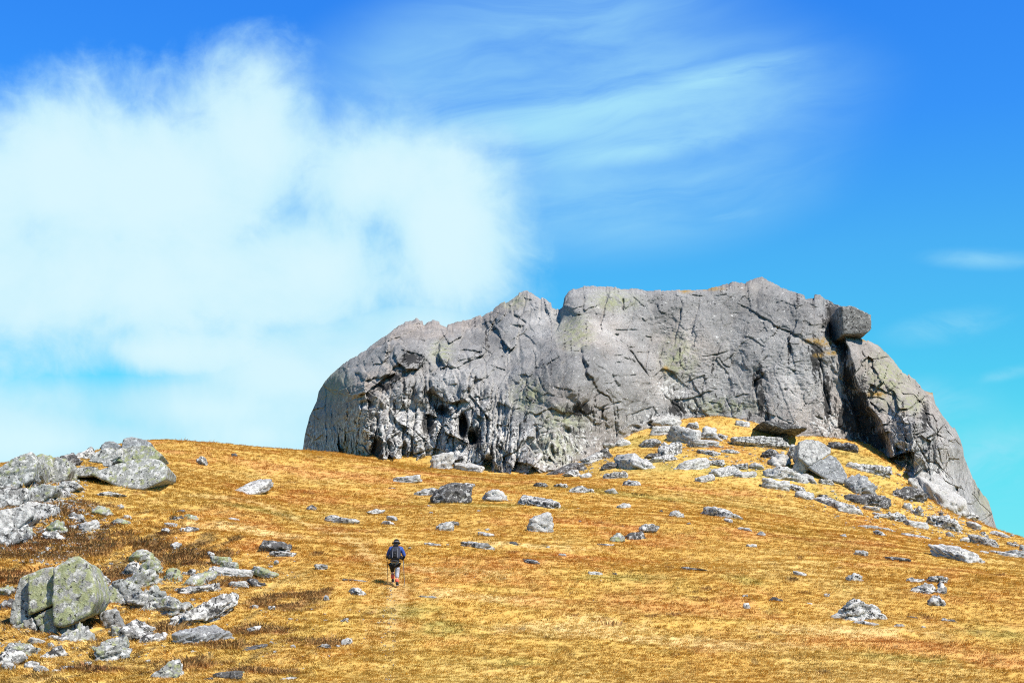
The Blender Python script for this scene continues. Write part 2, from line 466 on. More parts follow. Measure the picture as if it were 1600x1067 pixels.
def turf(x, y):
    x = np.ravel(x).astype(float); y = np.ravel(y).astype(float)
    u = x * CX + y * SX; v = -x * SX + y * CX
    n1 = fbm(p3(x * .12, y * .06, 3), 4, 21); n2 = fbm(p3(x * .5, y * .28, 4), 4, 22)
    n3 = fbm(p3(u * .2, v * 2.3, 6), 3, 23); n4 = fbm(p3(x * .9, y * .6, 7), 4, 24); n5 = fbm(p3(x * 3.1, y * 2.2, 8), 2, 25)
    n7 = fbm(p3(x * .035 + 3, y * .03, 5), 3, 27)
    c = np.tile(GOLD, (len(x), 1))
    c = lerp(c, STRAW, sst(n1 + .5 * n2, -.05, .35) * .7)
    c = lerp(c, RUST, sst(.6 * n2 - .8 * n1 + .15 * n5, .02, .40) * .7)
    c = lerp(c, RUST, sst(patches(x, y, RUST_PX, _rr) + n2 * .7 + n5 * .25, .2, .8) * .8)
    c = lerp(c, OLIVE, sst(.5 * n4 + .8 * n7 - .2 * n1, .10, .45) * .42)
    c = lerp(c, OLIVE, sst(fbm(p3(x * .07, y * .035, 12), 3, 29), .05, .35) * .28)
    c = lerp(c, PALE, sst(patches(x, y, PALE_PX, _pp) + n4 * .7 + n5 * .3, .2, .85) * .75)
    c = lerp(c, lerp(np.tile(GREEN, (len(x), 1)), OLIVE, sst(n5, -.3, .3)), sst(patches(x, y, GREEN_PX, _gg) + n2 * .5 + n4 * .4, .2, .9) * .6)
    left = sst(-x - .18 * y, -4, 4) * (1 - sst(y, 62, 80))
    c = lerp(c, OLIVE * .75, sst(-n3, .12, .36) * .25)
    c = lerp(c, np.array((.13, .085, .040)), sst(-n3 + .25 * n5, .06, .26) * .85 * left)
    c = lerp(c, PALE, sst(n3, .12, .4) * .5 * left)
    h = sst(patches(x, y, HEATH_PX, _hh) + n4 * .9 + n3 * .55 + n5 * .2, .32, .62)
    h = np.maximum(h, left * sst(n4 - .5 * n3, .22, .42) * .8)
    c = lerp(c, lerp(np.tile(HEATH, (len(x), 1)), np.array((.27, .11, .05)), sst(n5, -.2, .35)), h * .62)
    n6 = fbm(p3(x * 1.9, y * .8, 9), 3, 26)
    c = lerp(c, np.array((.17, .11, .05)), sst(n6, .34, .46) * .55)
    n7 = fbm(p3(x * .035 + 3, y * .03, 5), 3, 27)
    c = c * (1 + .05 * n5 + .20 * n7)[:, None]
    return np.clip(c, .01, .8), h

nc, nr = 860, 440
uu = np.linspace(-1, 1, nc)
tt = .36 * uu + .26 * uu ** 5
rows = np.concatenate([np.linspace(-60, 30, 12), 34 * (176 / 34) ** np.linspace(0, 1, nr), 176 + 1900 * np.linspace(.012, 1, 16) ** 2])
DD = np.repeat(rows[:, None], nc, 1)
fan = np.maximum(DD, 30) + 25
XX = tt[None, :] * fan
ZB = ground_base(XX, DD)
near_m = (DD > 31) & (DD < 182)
RR = np.where(near_m, ground_rough(XX, DD), 0)
ZZ = ZB + RR
V = np.stack([XX.ravel(), DD.ravel(), ZZ.ravel()], 1)
idx = np.arange(len(rows) * nc).reshape(len(rows), nc)
Q = np.stack([idx[:-1, :-1], idx[:-1, 1:], idx[1:, 1:], idx[1:, :-1]], -1).reshape(-1, 4)
cols, heath_v = turf(V[:, 0], V[:, 1])
pd = dist_poly(V[:, 0], V[:, 1], PATH_W) + .55 * fbm(p3(V[:, 0] * 1.1, V[:, 1] * .7, 3), 3, 31)
pm = (1 - sst(pd, .1, 1.1)) * (V[:, 1] < 86)
PATHC = np.array((.44, .34, .17))
pm = pm * (.35 + .65 * sst(V[:, 1], 42, 54))
cols = lerp(cols, PATHC, pm * .36)
V[:, 2] -= pm * .05
qc = pd[Q].mean(1)
on_path = (qc < .34) & (V[Q[:, 0], 1] < 84) & (V[Q[:, 0], 1] > 36)

def ground_mat(name):
    m_, t, b = new_mat(name)
    tco = t.n.new('ShaderNodeTexCoord'); vec = tco.outputs['Object']
    base = t.attr('turf').outputs['Color']
    n = t.noise(vec, 5.0, 8, .75); n2 = t.noise(vec, 1.3, 6, .65)
    k = t.math('MULTIPLY', t.smooth(n, .3, .7, .86, 1.12), t.smooth(n2, .3, .7, .94, 1.05))
    t.l.new(t.vmath('SCALE', base, k), b.inputs['Base Color'])
    bp = t.n.new('ShaderNodeBump'); bp.inputs['Strength'].default_value = .35; bp.inputs['Distance'].default_value = .08
    t.l.new(n, bp.inputs['Height']); t.l.new(bp.outputs[0], b.inputs['Normal'])
    b.inputs['Roughness'].default_value = 1.0
    b.inputs['Specular IOR Level'].default_value = .05
    return m_
GMAT = ground_mat('turf')
def sub_mesh(name, sel):
    q = Q[sel]; used = np.unique(q); remap = np.zeros(len(V), dtype=np.int32); remap[used] = np.arange(len(used))
    me = mesh_np(name, V[used], remap[q]); cattr(me, 'turf', cols[used])
    return me
link('ground', sub_mesh('ground', ~on_path), GMAT, kind='structure', label='grassy moorland hillside in gold and rust')
link('path', sub_mesh('path', on_path), GMAT, kind='structure', label='faint trodden footpath climbing past the walker')
# ------------------------------------------------------------------ the crag
OUTLINE = [(472.7, 707), (473.5, 700), (476, 681), (484, 649), (495, 627), (498, 611), (508, 595), (520.5, 582.5), (540, 565), (555.6, 557), (575, 544), (597, 527),
           (619, 512), (633.6, 504), (651, 501), (656, 505), (664, 504), (670, 500), (683, 501), (697, 506), (715, 501), (740, 498), (766, 485), (785, 474), (810.5, 457.6),
           (823, 454.4), (836, 461.4), (855, 472.6), (874, 482), (879, 480.5), (882, 464.6), (887, 456.6), (895.6, 452), (911.5, 448), (940, 447), (972, 451), (994, 451.5),
           (1007, 455.7), (1029, 454), (1064, 453), (1083.5, 453), (1102.6, 452.5), (1125, 447), (1145.7, 440), (1163, 442), (1182, 434.3), (1190, 432), (1201, 440.7), (1220.5, 450),
           (1240, 457), (1256.5, 463), (1282, 463), (1291.5, 471), (1307.5, 477), (1318, 479), (1320, 500), (1322, 522), (1340, 528), (1355, 533), (1371, 541), (1390, 557), (1406, 576), (1428.6, 594),
           (1444.5, 611), (1457, 614), (1462, 633.5), (1476, 652.6), (1492, 672), (1500, 688), (1508, 713), (1517, 735.5), (1527, 760), (1533, 768), (1545, 784), (1551, 806), (1558, 828.5), (1562, 836)]
FOOT = [(472, 708), (560, 716), (640, 728), (690, 735), (740, 742), (780, 746), (850, 748), (866, 740), (920, 716), (1000, 700), (1060, 680), (1170, 680), (1230, 700), (1288, 705), (1360, 712), (1392, 735), (1434, 762), (1470, 798), (1515, 832), (1545, 836), (1562, 838)]
D_PTS = [(892, 470, 156.0), (888, 500, 154.3), (475, 705, 176), (478, 660, 177), (500, 620, 174), (508, 700, 165), (540, 700, 153.5), (540, 600, 158.5), (520, 640, 163), (575, 700, 147), (575, 620, 150.5), (570, 560, 161), (620, 715, 144.8), (620, 640, 148),
         (620, 560, 153), (620, 520, 162), (660, 510, 165), (680, 720, 145.3), (680, 640, 148.2), (690, 580, 151), (680, 530, 158), (740, 640, 145), (740, 580, 149), (740, 510, 165), (820, 540, 152.5), (790, 500, 160), (820, 460, 164.5), (870, 490, 157.6), (850, 505, 157),
         (770, 735, 139), (790, 650, 142), (800, 590, 147.5), (830, 740, 136), (850, 740, 136), (850, 680, 138.5), (840, 620, 141.5), (880, 560, 145), (895, 610, 140), (900, 690, 140.5), (960, 690, 145), (960, 600, 145.5), (950, 540, 149),
         (1000, 680, 149), (1000, 600, 150), (900, 500, 153), (900, 455, 158), (960, 455, 158), (960, 500, 154), (1030, 460, 158), (1030, 540, 155), (1060, 640, 152.5), (1060, 560, 154),
         (1150, 650, 151.5), (1150, 550, 153.5), (1150, 455, 159), (1190, 440, 160), (1200, 600, 151.5), (1230, 500, 155), (1280, 680, 149.5), (1280, 600, 151), (1280, 520, 153.5), (1280, 470, 157),
         (1330, 690, 151), (1330, 600, 152.5), (1400, 700, 149), (1400, 600, 153.5), (1390, 557, 158), (1350, 545, 154.5), (1440, 740, 146), (1440, 660, 149), (1440, 612, 156), (1480, 770, 145), (1480, 700, 150.5), (1492, 672, 156), (1515, 800, 150), (1510, 730, 161), (1550, 815, 164), (1540, 785, 168)]
_dt = TPS([(a, b) for a, b, c in D_PTS], [c for a, b, c in D_PTS], 300.0, 5e-5)

# joints and overhangs: (kind, points, depth m, px, px). 's' = overhanging step, the hollow lies below (or, on a line going down, to the left)
FEAT = [
    ('s', [(546, 558), (541, 590), (541, 628)], 1.2, 12), ('s', [(545, 619), (573, 615), (582, 606), (601, 589), (628, 579)], 1.36, 18), ('s', [(556, 574), (568, 567), (581, 570)], .7, 9),
    ('s', [(615, 534), (616, 552), (622, 565), (634, 575), (653, 577), (667, 563)], 1.4, 15), ('s', [(618, 541), (640, 549), (662, 556)], .7, 16), ('s', [(687, 533), (686, 553), (696, 581)], 1.36, 9),
    ('s', [(696, 579), (718, 563), (747, 557), (769, 547)], .9, 14), ('s', [(679, 598), (681, 616), (698, 630), (718, 627), (732, 618)], 1.36, 18),
    ('s', [(592, 560), (606, 552), (618, 540)], .5, 8), ('s', [(575, 592), (588, 600), (600, 590)], .7, 8),
    ('c', [(648, 598), (644, 628)], 1.0, 2.2), ('c', [(663, 588), (664, 630)], 1.2, 2.4), ('c', [(673, 594), (672, 632)], .8, 2), ('c', [(733, 620), (731, 595), (737, 577), (749, 569)], .9, 2.2), ('c', [(740, 612), (742, 585)], .7, 1.8),
    ('h', (723, 668, 7, 20), 4.0, 0), ('h', (739, 684, 8, 13), 3.2, 0), ('h', (762, 726, 8, 12), 3.0, 0), ('h', (690, 652, 12, 13), 1.0, 0), ('h', (588, 700, 9, 14), 1.0, 0), ('h', (605, 702, 5, 14), 1.0, 0), ('h', (632, 706, 4, 15), 1.6, 0),
    ('h', (667, 665, 7, 13), .9, 0), ('h', (572, 632, 12, 6), 1.0, 0), ('h', (629, 560, 6, 10), .6, 0), ('h', (660, 640, 6, 8), .8, 0), ('h', (712, 700, 10, 6), .5, 0),
    ('c', [(493, 622), (491, 708)], .9, 2), ('c', [(511, 588), (510, 640), (511, 708)], 1.2, 2.2), ('c', [(520, 600), (519, 680), (526, 708)], .8, 1.8), ('c', [(517, 640), (527, 680)], .7, 1.8), ('c', [(541, 640), (546, 672)], .8, 2), ('c', [(549, 676), (541, 714)], .9, 2),
    ('c', [(500, 680), (499, 708)], .6, 1.6), ('s', [(533, 596), (531, 640), (536, 675)], .6, 8), ('s', [(501, 606), (499, 650), (497, 690)], .8, 7),
    ('c', [(583, 640), (590, 655), (587, 690), (580, 722)], .9, 2.4), ('c', [(592, 622), (599, 645)], .8, 2.4), ('c', [(640, 690), (655, 680), (669, 671)], .8, 2), ('c', [(625, 628), (641, 652)], .5, 1.8), ('c', [(651, 648), (643, 690), (640, 724)], .7, 2), ('c', [(611, 640), (600, 662), (603, 690)], .6, 2), ('c', [(627, 668), (612, 680), (618, 700)], .7, 2.2), ('c', [(560, 672), (572, 690), (566, 716)], .6, 2), ('s', [(556, 660), (570, 668), (584, 664)], .4, 8), ('s', [(655, 668), (668, 672), (680, 690)], .7, 8),
    ('s', [(651, 502), (652, 511), (660, 519)], .6, 5), ('s', [(636, 520), (655, 525), (680, 520), (698, 507)], .7, 8), ('s', [(705, 521), (740, 515), (768, 500), (773, 488)], .9, 8), ('c', [(612, 546), (631, 521)], .5, 2),
    ('c', [(816, 454), (810, 468), (797, 477)], .9, 2), ('c', [(800, 476), (803, 492), (822, 505), (815, 512), (799, 510)], 1.0, 2), ('c', [(822, 474), (842, 483)], .6, 1.6), ('c', [(767, 488), (797, 495)], .6, 1.8), ('s', [(811, 521), (820, 520), (841, 542)], 1.1, 6), ('c', [(851, 483), (855, 492)], .8, 2.2), ('c', [(776, 506), (790, 520), (798, 516)], .5, 2),
    ('s', [(885, 459), (881, 480), (875, 503), (868, 522)], 1.5, 12), ('s', [(872, 518), (848, 543), (816, 563), (795, 580), (780, 602)], 1.3, 14), ('s', [(826, 545), (800, 562), (782, 580)], .5, 12), ('c', [(770, 548), (758, 570), (762, 600)], .6, 2), ('c', [(790, 540), (793, 575)], .4, 1.8),
    ('c', [(776, 602), (770, 640), (767, 728)], 1.5, 2.4), ('c', [(781, 600), (778, 660), (775, 738)], 1.6, 2.3), ('c', [(797, 648), (790, 690), (788, 738)], 1.9, 2.8), ('c', [(791, 655), (784, 700), (793, 738)], 1.4, 2.2), ('c', [(762, 628), (760, 718)], 1.3, 2.4), ('c', [(752, 598), (748, 640)], .9, 2), ('c', [(812, 660), (809, 700), (803, 740)], .8, 1.8), ('c', [(755, 640), (750, 690), (756, 720)], 1.4, 3), ('c', [(768, 600), (766, 650)], .9, 2), ('c', [(744, 640), (738, 670)], .9, 2.4), ('c', [(784, 640), (783, 690)], 1.0, 2),
    ('s', [(814, 653), (828, 644), (838, 648), (850, 641), (863, 637), (880, 645), (893, 651), (901, 658)], 1.1, 11), ('s', [(905, 648), (920, 646), (928, 640)], 1.3, 8), ('s', [(865, 605), (885, 607), (900, 612)], .8, 8), ('s', [(869, 620), (881, 621)], .8, 4), ('c', [(816, 631), (817, 610), (827, 585)], .7, 2.2), ('c', [(839, 583), (847, 605), (856, 614)], .5, 1.6), ('c', [(822, 603), (835, 613)], .8, 2.2), ('s', [(865, 655), (874, 659), (880, 657)], .7, 5),
    ('c', [(926, 645), (930, 622), (938, 614), (950, 620), (956, 629), (945, 634), (927, 648)], .9, 2), ('c', [(943, 635), (941, 650), (936, 660)], 1.1, 2.4), ('s', [(942, 635), (960, 630), (976, 627)], 1.0, 6), ('c', [(959, 630), (960, 660), (965, 684)], 1.0, 1.7), ('c', [(926, 646), (928, 662)], .7, 1.8),
    ('s', [(975, 652), (990, 645), (1005, 640), (1022, 634)], .9, 10), ('h', (993, 668, 7, 4), .8, 0), ('h', (1017, 661, 6, 4), .8, 0), ('h', (864, 705, 3, 11), 1.2, 0), ('c', [(812, 660), (808, 700), (805, 738)], .7, 2), ('c', [(840, 665), (836, 692)], .6, 2), ('c', [(857, 664), (850, 692)], .6, 2), ('h', (885, 673, 6, 6), .8, 0), ('s', [(822, 668), (840, 662), (858, 668)], .5, 9), ('s', [(868, 668), (890, 662), (912, 668)], .4, 9), ('h', (838, 676, 4, 8), .6, 0),
    ('s', [(877, 540), (885, 546), (905, 548), (915, 536), (931, 524)], 1.1, 8), ('c', [(933, 540), (950, 565), (960, 595), (976, 617)], 1.2, 4.5), ('c', [(900, 548), (910, 563), (915, 580), (921, 602)], .9, 3.2), ('c', [(912, 568), (925, 563)], .5, 1.8), ('s', [(941, 601), (955, 598), (963, 594)], .6, 6), ('c', [(897, 530), (912, 525), (925, 512)], .6, 2),
    ('s', [(887, 485), (900, 481), (919, 477)], .9, 6), ('c', [(974, 465), (974, 488)], 1.5, 1.6), ('c', [(976, 485), (991, 474)], .7, 1.4), ('c', [(956, 514), (985, 517), (1000, 516)], .6, 1.4), ('c', [(957, 555), (976, 555)], .6, 1.5), ('s', [(972, 557), (985, 561), (999, 567)], .9, 6), ('c', [(976, 534), (988, 552), (1000, 568), (1007, 578), (1019, 592)], 1.0, 2), ('s', [(1008, 524), (1018, 526), (1020, 536)], 1.2, 5), ('c', [(1013, 540), (1010, 565), (1008, 580)], .8, 1.8), ('h', (963, 523, 3, 2), .5, 0), ('h', (967, 567, 4, 2.5), .5, 0), ('h', (1010, 602, 8, 4), .25, 0), ('c', [(983, 587), (994, 586)], .6, 1.5),
    ('s', [(1019, 537), (1022, 505), (1015, 480), (1006, 457)], .7, 26), ('c', [(1030, 578), (1030, 560), (1036, 541), (1050, 534)], .6, 2), ('s', [(1069, 466), (1063, 500), (1057, 525), (1054, 548)], 1.3, 9), ('s', [(1095, 465), (1087, 500), (1076, 537)], 1.0, 6), ('c', [(1072, 537), (1063, 560), (1052, 578)], .4, 1.8), ('s', [(1054, 545), (1052, 560), (1048, 578)], .5, 9),
    ('s', [(1015, 593), (1025, 584), (1034, 575), (1050, 580), (1061, 593), (1080, 607)], .5, 20), ('h', (1058, 636, 14, 13), .3, 0), ('s', [(1046, 624), (1080, 622), (1100, 613), (1120, 609)], 1.1, 7), ('c', [(1083, 620), (1090, 635), (1102, 649)], .9, 2.2),
    ('s', [(1138, 461), (1155, 474), (1180, 488), (1200, 500), (1220, 513), (1240, 521), (1258, 530), (1276, 540), (1294, 556)], 1.1, 9), ('s', [(1252, 471), (1268, 476), (1286, 483)], 1.0, 6), ('s', [(1153, 524), (1170, 526), (1185, 535), (1199, 544)], .7, 6), ('c', [(1099, 558), (1120, 554), (1139, 549)], .9, 1.6), ('s', [(1146, 620), (1160, 615), (1172, 616)], 1.0, 5), ('c', [(1197, 575), (1190, 590), (1179, 596), (1181, 612), (1186, 642)], 1.0, 2.8), ('h', (1240, 579, 3, 2), .5, 0), ('c', [(1274, 543), (1285, 580), (1290, 620), (1301, 652)], .8, 2), ('c', [(1304, 560), (1315, 600), (1322, 642)], .6, 1.7), ('c', [(1203, 444), (1195, 456)], .6, 1.8), ('c', [(1206, 475), (1226, 469)], .5, 1.5), ('c', [(1134, 622), (1143, 640)], .6, 1.7), ('c', [(1155, 628), (1150, 645)], .5, 1.6), ('c', [(1275, 650), (1287, 656)], .7, 1.8), ('h', (1227, 608, 2.5, 2.5), .4, 0), ('c', [(1190, 565), (1200, 555)], .5, 1.6), ('s', [(1062, 460), (1075, 458), (1100, 462), (1112, 456)], .8, 5), ('c', [(1115, 462), (1140, 459)], .5, 1.5),
    ('s', [(1140, 496), (1160, 500), (1178, 508)], .35, 9), ('s', [(1220, 560), (1240, 566), (1258, 562)], .3, 8), ('c', [(1122, 470), (1126, 500), (1120, 530)], .25, 3), ('c', [(1228, 470), (1240, 500)], .25, 3),
    ('s', [(1294, 538), (1304, 535), (1314, 536)], 1.2, 6), ('s', [(1296, 548), (1308, 546), (1318, 552)], 1.0, 6), ('c', [(1283, 515), (1290, 508)], .8, 2),
    ('c', [(1377, 568), (1371, 590), (1360, 605)], .6, 1.8), ('c', [(1399, 558), (1406, 580), (1396, 605), (1384, 616)], .8, 2), ('s', [(1358, 618), (1372, 620), (1386, 626)], .9, 8), ('s', [(1404, 650), (1425, 648), (1445, 641)], .8, 5), ('s', [(1384, 625), (1394, 640), (1405, 650), (1416, 662)], 1.1, 9), ('s', [(1440, 613), (1447, 640), (1450, 660), (1458, 676)], 1.3, 7), ('c', [(1463, 632), (1464, 665), (1460, 677)], .8, 1.9), ('s', [(1469, 677), (1484, 674)], .7, 4), ('s', [(1458, 675), (1475, 683), (1490, 691), (1499, 687)], 1.0, 6), ('s', [(1428, 679), (1452, 671)], .8, 5), ('c', [(1500, 704), (1494, 717)], .9, 2.2), ('h', (1492, 767, 3.5, 8), 2.0, 0), ('s', [(1494, 774), (1504, 773)], 1.2, 4), ('s', [(1494, 762), (1503, 762)], .8, 4), ('c', [(1509, 790), (1511, 802)], .9, 2.4), ('c', [(1448, 722), (1469, 723)], .6, 1.6), ('c', [(1344, 543), (1352, 560), (1350, 582)], .7, 2), ('c', [(1360, 540), (1357, 570), (1353, 590)], .6, 2), ('c', [(1372, 545), (1374, 560)], .6, 2), ('c', [(1389, 553), (1394, 566)], .7, 2), ('s', [(1412, 600), (1425, 606), (1440, 606)], .5, 6), ('s', [(1400, 625), (1418, 632), (1438, 626)], .4, 6),
    ('h', (1405, 700, 8, 9), 1.2, 0), ('c', [(1412, 690), (1420, 712), (1418, 735)], 1.0, 2.6), ('c', [(1432, 692), (1446, 716), (1452, 738)], .8, 2.2), ('s', [(1425, 706), (1440, 702), (1452, 704)], .7, 6), ('c', [(1396, 715), (1402, 735)], 1.0, 2.4), ('s', [(1420, 664), (1434, 668), (1446, 664)], .4, 6), ('c', [(1462, 690), (1470, 720), (1480, 745)], .5, 2.2), ('c', [(1484, 700), (1490, 725)], .35, 3), ('s', [(1440, 730), (1456, 734), (1470, 742)], .7, 7), ('s', [(1448, 745), (1465, 752), (1484, 764)], .6, 7),
]

BLOCKS = [(556, 597, 17, 24, 8, .7), (598, 562, 44, 22, -28, 1.25), (640, 553, 30, 22, -18, .5), (722, 543, 42, 26, -22, 1.1), (706, 598, 31, 32, 18, .85), (655, 604, 8, 26, 4, .7), (666, 606, 5, 24, 2, .4),
          (573, 645, 18, 28, 0, .6), (628, 652, 16, 32, 8, .7), (560, 692, 17, 26, 0, .5), (652, 690, 15, 32, 5, .6), (612, 705, 12, 18, 0, .4), (600, 660, 9, 22, 6, .4), (690, 690, 14, 18, -20, .5), (540, 690, 8, 30, 0, .3), (700, 650, 18, 10, -20, .4),
          (884, 594, 46, 50, 22, .9), (938, 578, 18, 48, -24, .8), (965, 600, 14, 36, -28, .4), (850, 702, 52, 36, 0, .6), (905, 690, 46, 30, 10, .4), (815, 600, 22, 40, 28, .6), (760, 560, 18, 40, 30, .6),
          (942, 626, 14, 12, 0, .5), (932, 650, 8, 12, 0, .4), (952, 650, 8, 18, 0, .4), (975, 655, 10, 26, 0, .4), (640, 510, 24, 9, -24, .5), (740, 512, 36, 9, -22, .4), (783, 484, 20, 11, -28, .5), (812, 485, 14, 10, 0, .4), (826, 468, 20, 12, 30, .4),
          (1020, 668, 36, 16, -16, .4), (1408, 592, 36, 26, 40, .5), (1425, 640, 34, 22, 20, .4), (1430, 700, 26, 26, 0, .5), (1405, 712, 12, 22, 0, .5), (1470, 655, 14, 20, 30, .5), (1484, 680, 16, 12, 20, .4), (1475, 720, 26, 30, 30, .4), (1362, 575, 16, 30, 12, .4),
          (1232, 490, 56, 24, 25, .45), (920, 470, 40, 22, 0, .4), (1130, 625, 60, 18, 0, .2), (1245, 620, 48, 60, 0, .2), (1305, 610, 14, 60, -10, .3), (960, 560, 34, 24, 30, .3), (990, 600, 30, 26, 30, .3)]
def poly_dist(pts, x, y):
    """distance, side (+ = below, or left of a line going down) and run 0..1 along a chain of points"""
    P = np.array(pts, float); seg = P[1:] - P[:-1]; L = np.hypot(seg[:, 0], seg[:, 1]); acc = np.concatenate([[0], np.cumsum(L)])
    best = np.full(len(x), 1e9); side = np.zeros(len(x)); run = np.zeros(len(x))
    for i in range(len(seg)):
        t = np.clip(((x - P[i, 0]) * seg[i, 0] + (y - P[i, 1]) * seg[i, 1]) / (L[i] ** 2), 0, 1)
        d = np.hypot(x - P[i, 0] - t * seg[i, 0], y - P[i, 1] - t * seg[i, 1])
        s_ = np.sign(seg[i, 0] * (y - P[i, 1]) - seg[i, 1] * (x - P[i, 0]))
        m_ = d < best - 1e-6
        best = np.where(m_, d, best); side = np.where(m_, s_, side); run = np.where(m_, (acc[i] + t * L[i]) / acc[-1], run)
    return best, side, run

ox = np.array([p[0] for p in OUTLINE]); oy = np.array([p[1] for p in OUTLINE])
fx = np.array([p[0] for p in FOOT]); fy = np.array([p[1] for p in FOOT])
NX, NTR, NB = 1020, 300, 12
dens = np.interp(np.linspace(472.7, 1562, 4000), [472, 480, 530, 560, 1440, 1480, 1562], [3.2, 3.0, 1.5, 1.0, 1.0, 1.5, 2.0])
cd = np.cumsum(dens); cxs = np.interp(np.linspace(cd[0], cd[-1], NX), cd, np.linspace(472.7, 1562, 4000))
top = np.interp(cxs, ox, oy); foot = np.interp(cxs, fx, fy)
sg = np.cumsum(np.random.default_rng(8).uniform(9, 26, 80)) + 472; so = np.random.default_rng(9).normal(0, 1.9, 81) * (sg.shape[0] > 0)
stp = so[np.searchsorted(sg, cxs)] * np.where((cxs < 870) | (cxs > 1195), 1.0, .35) * sst(cxs, 560, 600)
jit = stp + fbm(p3(cxs * .09, 0, 0), 4, 41) * 3.0 + fbm(p3(cxs * .35, 5, 0), 2, 42) * 1.6
top = top + jit * sst(foot - top, 4, 30)
foot = np.maximum(foot, top + .5)
tr = np.linspace(0, 1, NTR)
PXg = np.repeat(cxs[None, :], NTR, 0); PYg = foot[None, :] + (top - foot)[None, :] * tr[:, None]
px = PXg.ravel(); py = PYg.ravel()
below_top = (PYg - top[None, :]).ravel()

def crag_depth(px, py, below_top):
    wx = fbm(p3(px * .045, py * .045, 0), 3, 51) * 4.5; wy = fbm(p3(px * .045, py * .045, 9), 3, 52) * 4.5
    qx, qy = px + wx, py + wy
    D = _dt(px, py)
    # the shoulder stands forward of the headwall beyond the dark gully
    gy = [440, 475, 530, 545, 570, 600, 630, 660, 690, 710, 740, 780, 860]
    xin = np.interp(qy, gy, [1286, 1287, 1297, 1309, 1313, 1321, 1330, 1341, 1353, 1362, 1380, 1420, 1460])
    xout = np.interp(qy, gy, [1316, 1319, 1321, 1326, 1334, 1341, 1355, 1378, 1392, 1396, 1408, 1445, 1480])
    wall = 4 + .28 * (xout - xin)
    rmp = np.clip((qx - (xout - wall)) / wall, 0, 1)
    stepx = rmp * .6 + .4 * np.round(rmp * 3) / 3
    D = D - np.interp(qy, [440, 530, 545, 600, 660, 700, 740, 800], [2.0, 2.0, 1.6, 2.3, 3.9, 4.2, 4.0, 4.0]) * stepx
    D = D + .8 * np.exp(-((qx - xin - 4) / 5.0) ** 2) * sst(qy, 470, 480) * (1 - sst(qy, 690, 720))
    D = D + 2.6 * sst(qx - xin, -1, 2) * sst(xout - qx, 0, 4) * (1 - sst(qy, 536, 556))
    # where the rock is broken (1) and where it is smooth slab (0)
    br = np.clip(.12 * (1 - sst(px, 730, 800)) * sst(py, 560, 640) + .35 * (1 - sst(px, 780, 890)) + .75 * sst(py, 665, 720) * (1 - sst(px, 860, 900)) + .55 * sst(px, 1375, 1410) * sst(py, 640, 690) * (1 - sst(px, 1455, 1480)) + .35 * sst(px, 1335, 1360) + .15, .15, 1.2)
    # masses: rounded blocks standing proud of the face (x, y, half width, half height, lean, metres)
    for (cx_, cy_, rx, ry, an, a) in BLOCKS:
        m_ = np.hypot(px - cx_, py - cy_) < max(rx, ry) * 1.6 + 8
        c_, s_ = math.cos(math.radians(an)), math.sin(math.radians(an))
        ux = (px[m_] + wx[m_] * 2.4 - cx_); uy = (py[m_] + wy[m_] * 2.4 - cy_)
        r_ = ((np.abs(ux * c_ + uy * s_) / rx) ** 2.6 + (np.abs(-ux * s_ + uy * c_) / ry) ** 2.6) ** (1 / 2.6)
        t1, t2 = math.sin(cx_ * 1.7) * .35, math.cos(cy_ * 2.3) * .35
        D[m_] -= a * (1.0 if (cx_ < 760 and cy_ < 612) else .45 if cx_ < 760 else .8) * np.sqrt(np.clip(1 - r_ ** 7, 0, 1)) * (1 + t1 * ux / rx + t2 * uy / ry)
    rng = np.random.default_rng(5)
    # slabs: tilted planes meeting in creases
    sx = rng.uniform(460, 1580, 130); sy = rng.uniform(420, 850, 130); off = rng.normal(0, .10, 130); ta = rng.normal(0, .0105, 130); tb = rng.normal(0, .0085, 130)
    env = np.full(len(px), 1e9)
    for k in range(130):
        ex, ey = qx + wx - sx[k], qy + wy - sy[k]
        env = np.minimum(env, off[k] + ta[k] * ex + tb[k] * ey + .00030 * (ex ** 2 + (ey * .75) ** 2))
    D = D + env
    # upright pillars of the fissured foot
    ed = np.array([500, 541, 562, 590, 606, 634, 648, 668, 690, 712, 736, 750, 763, 773, 786, 798, 830])
    up = qx + .10 * (qy - 660) + .5 * wy
    ip = np.clip(np.searchsorted(ed, up) - 1, 0, len(ed) - 2)
    tp = np.clip((up - ed[ip]) / (ed[ip + 1] - ed[ip]), 0, 1)
    topy = 612 + 26 * np.sin(ip * 2.7) + 6 * wx / 4.5
    mk = sst(px, 520, 545) * (1 - sst(px, 795, 812)) * sst(qy, topy - 4, topy + 16)
    D = D - mk * (.6 * (1 - np.abs(2 * tp - 1) ** 7) * (1 + .5 * np.sin(ip * 1.9) * (2 * tp - 1)) + .22 * np.sin(ip * 4.3) - .25)
    # joints: an open network of cracks along the edges of natural blocks, coming and going
    for (n, dep, wd, sq) in ((90, .45, 1.25, .75), (260, .28, 1.0, .85)):
        sx = rng.uniform(460, 1580, n); sy = rng.uniform(420, 850, n)
        a1 = np.full(len(px), 1e18); a2 = np.full(len(px), 1e18)
        for k in range(n):
            e2 = (qx + wx * .8 - sx[k]) ** 2 + ((qy + wy * .8 - sy[k]) * sq) ** 2
            lo_ = e2 < a1
            a2 = np.where(lo_, a1, np.minimum(a2, e2)); a1 = np.where(lo_, e2, a1)
        gap = (np.sqrt(a2) - np.sqrt(a1)) * .5
        pres = sst(fbm(p3(px * .012, py * .012, n), 3, 58 + n), -.02, .22)
        D = D + dep * pres * (.5 + .6 * br) * np.exp(-(gap / wd) ** 2)
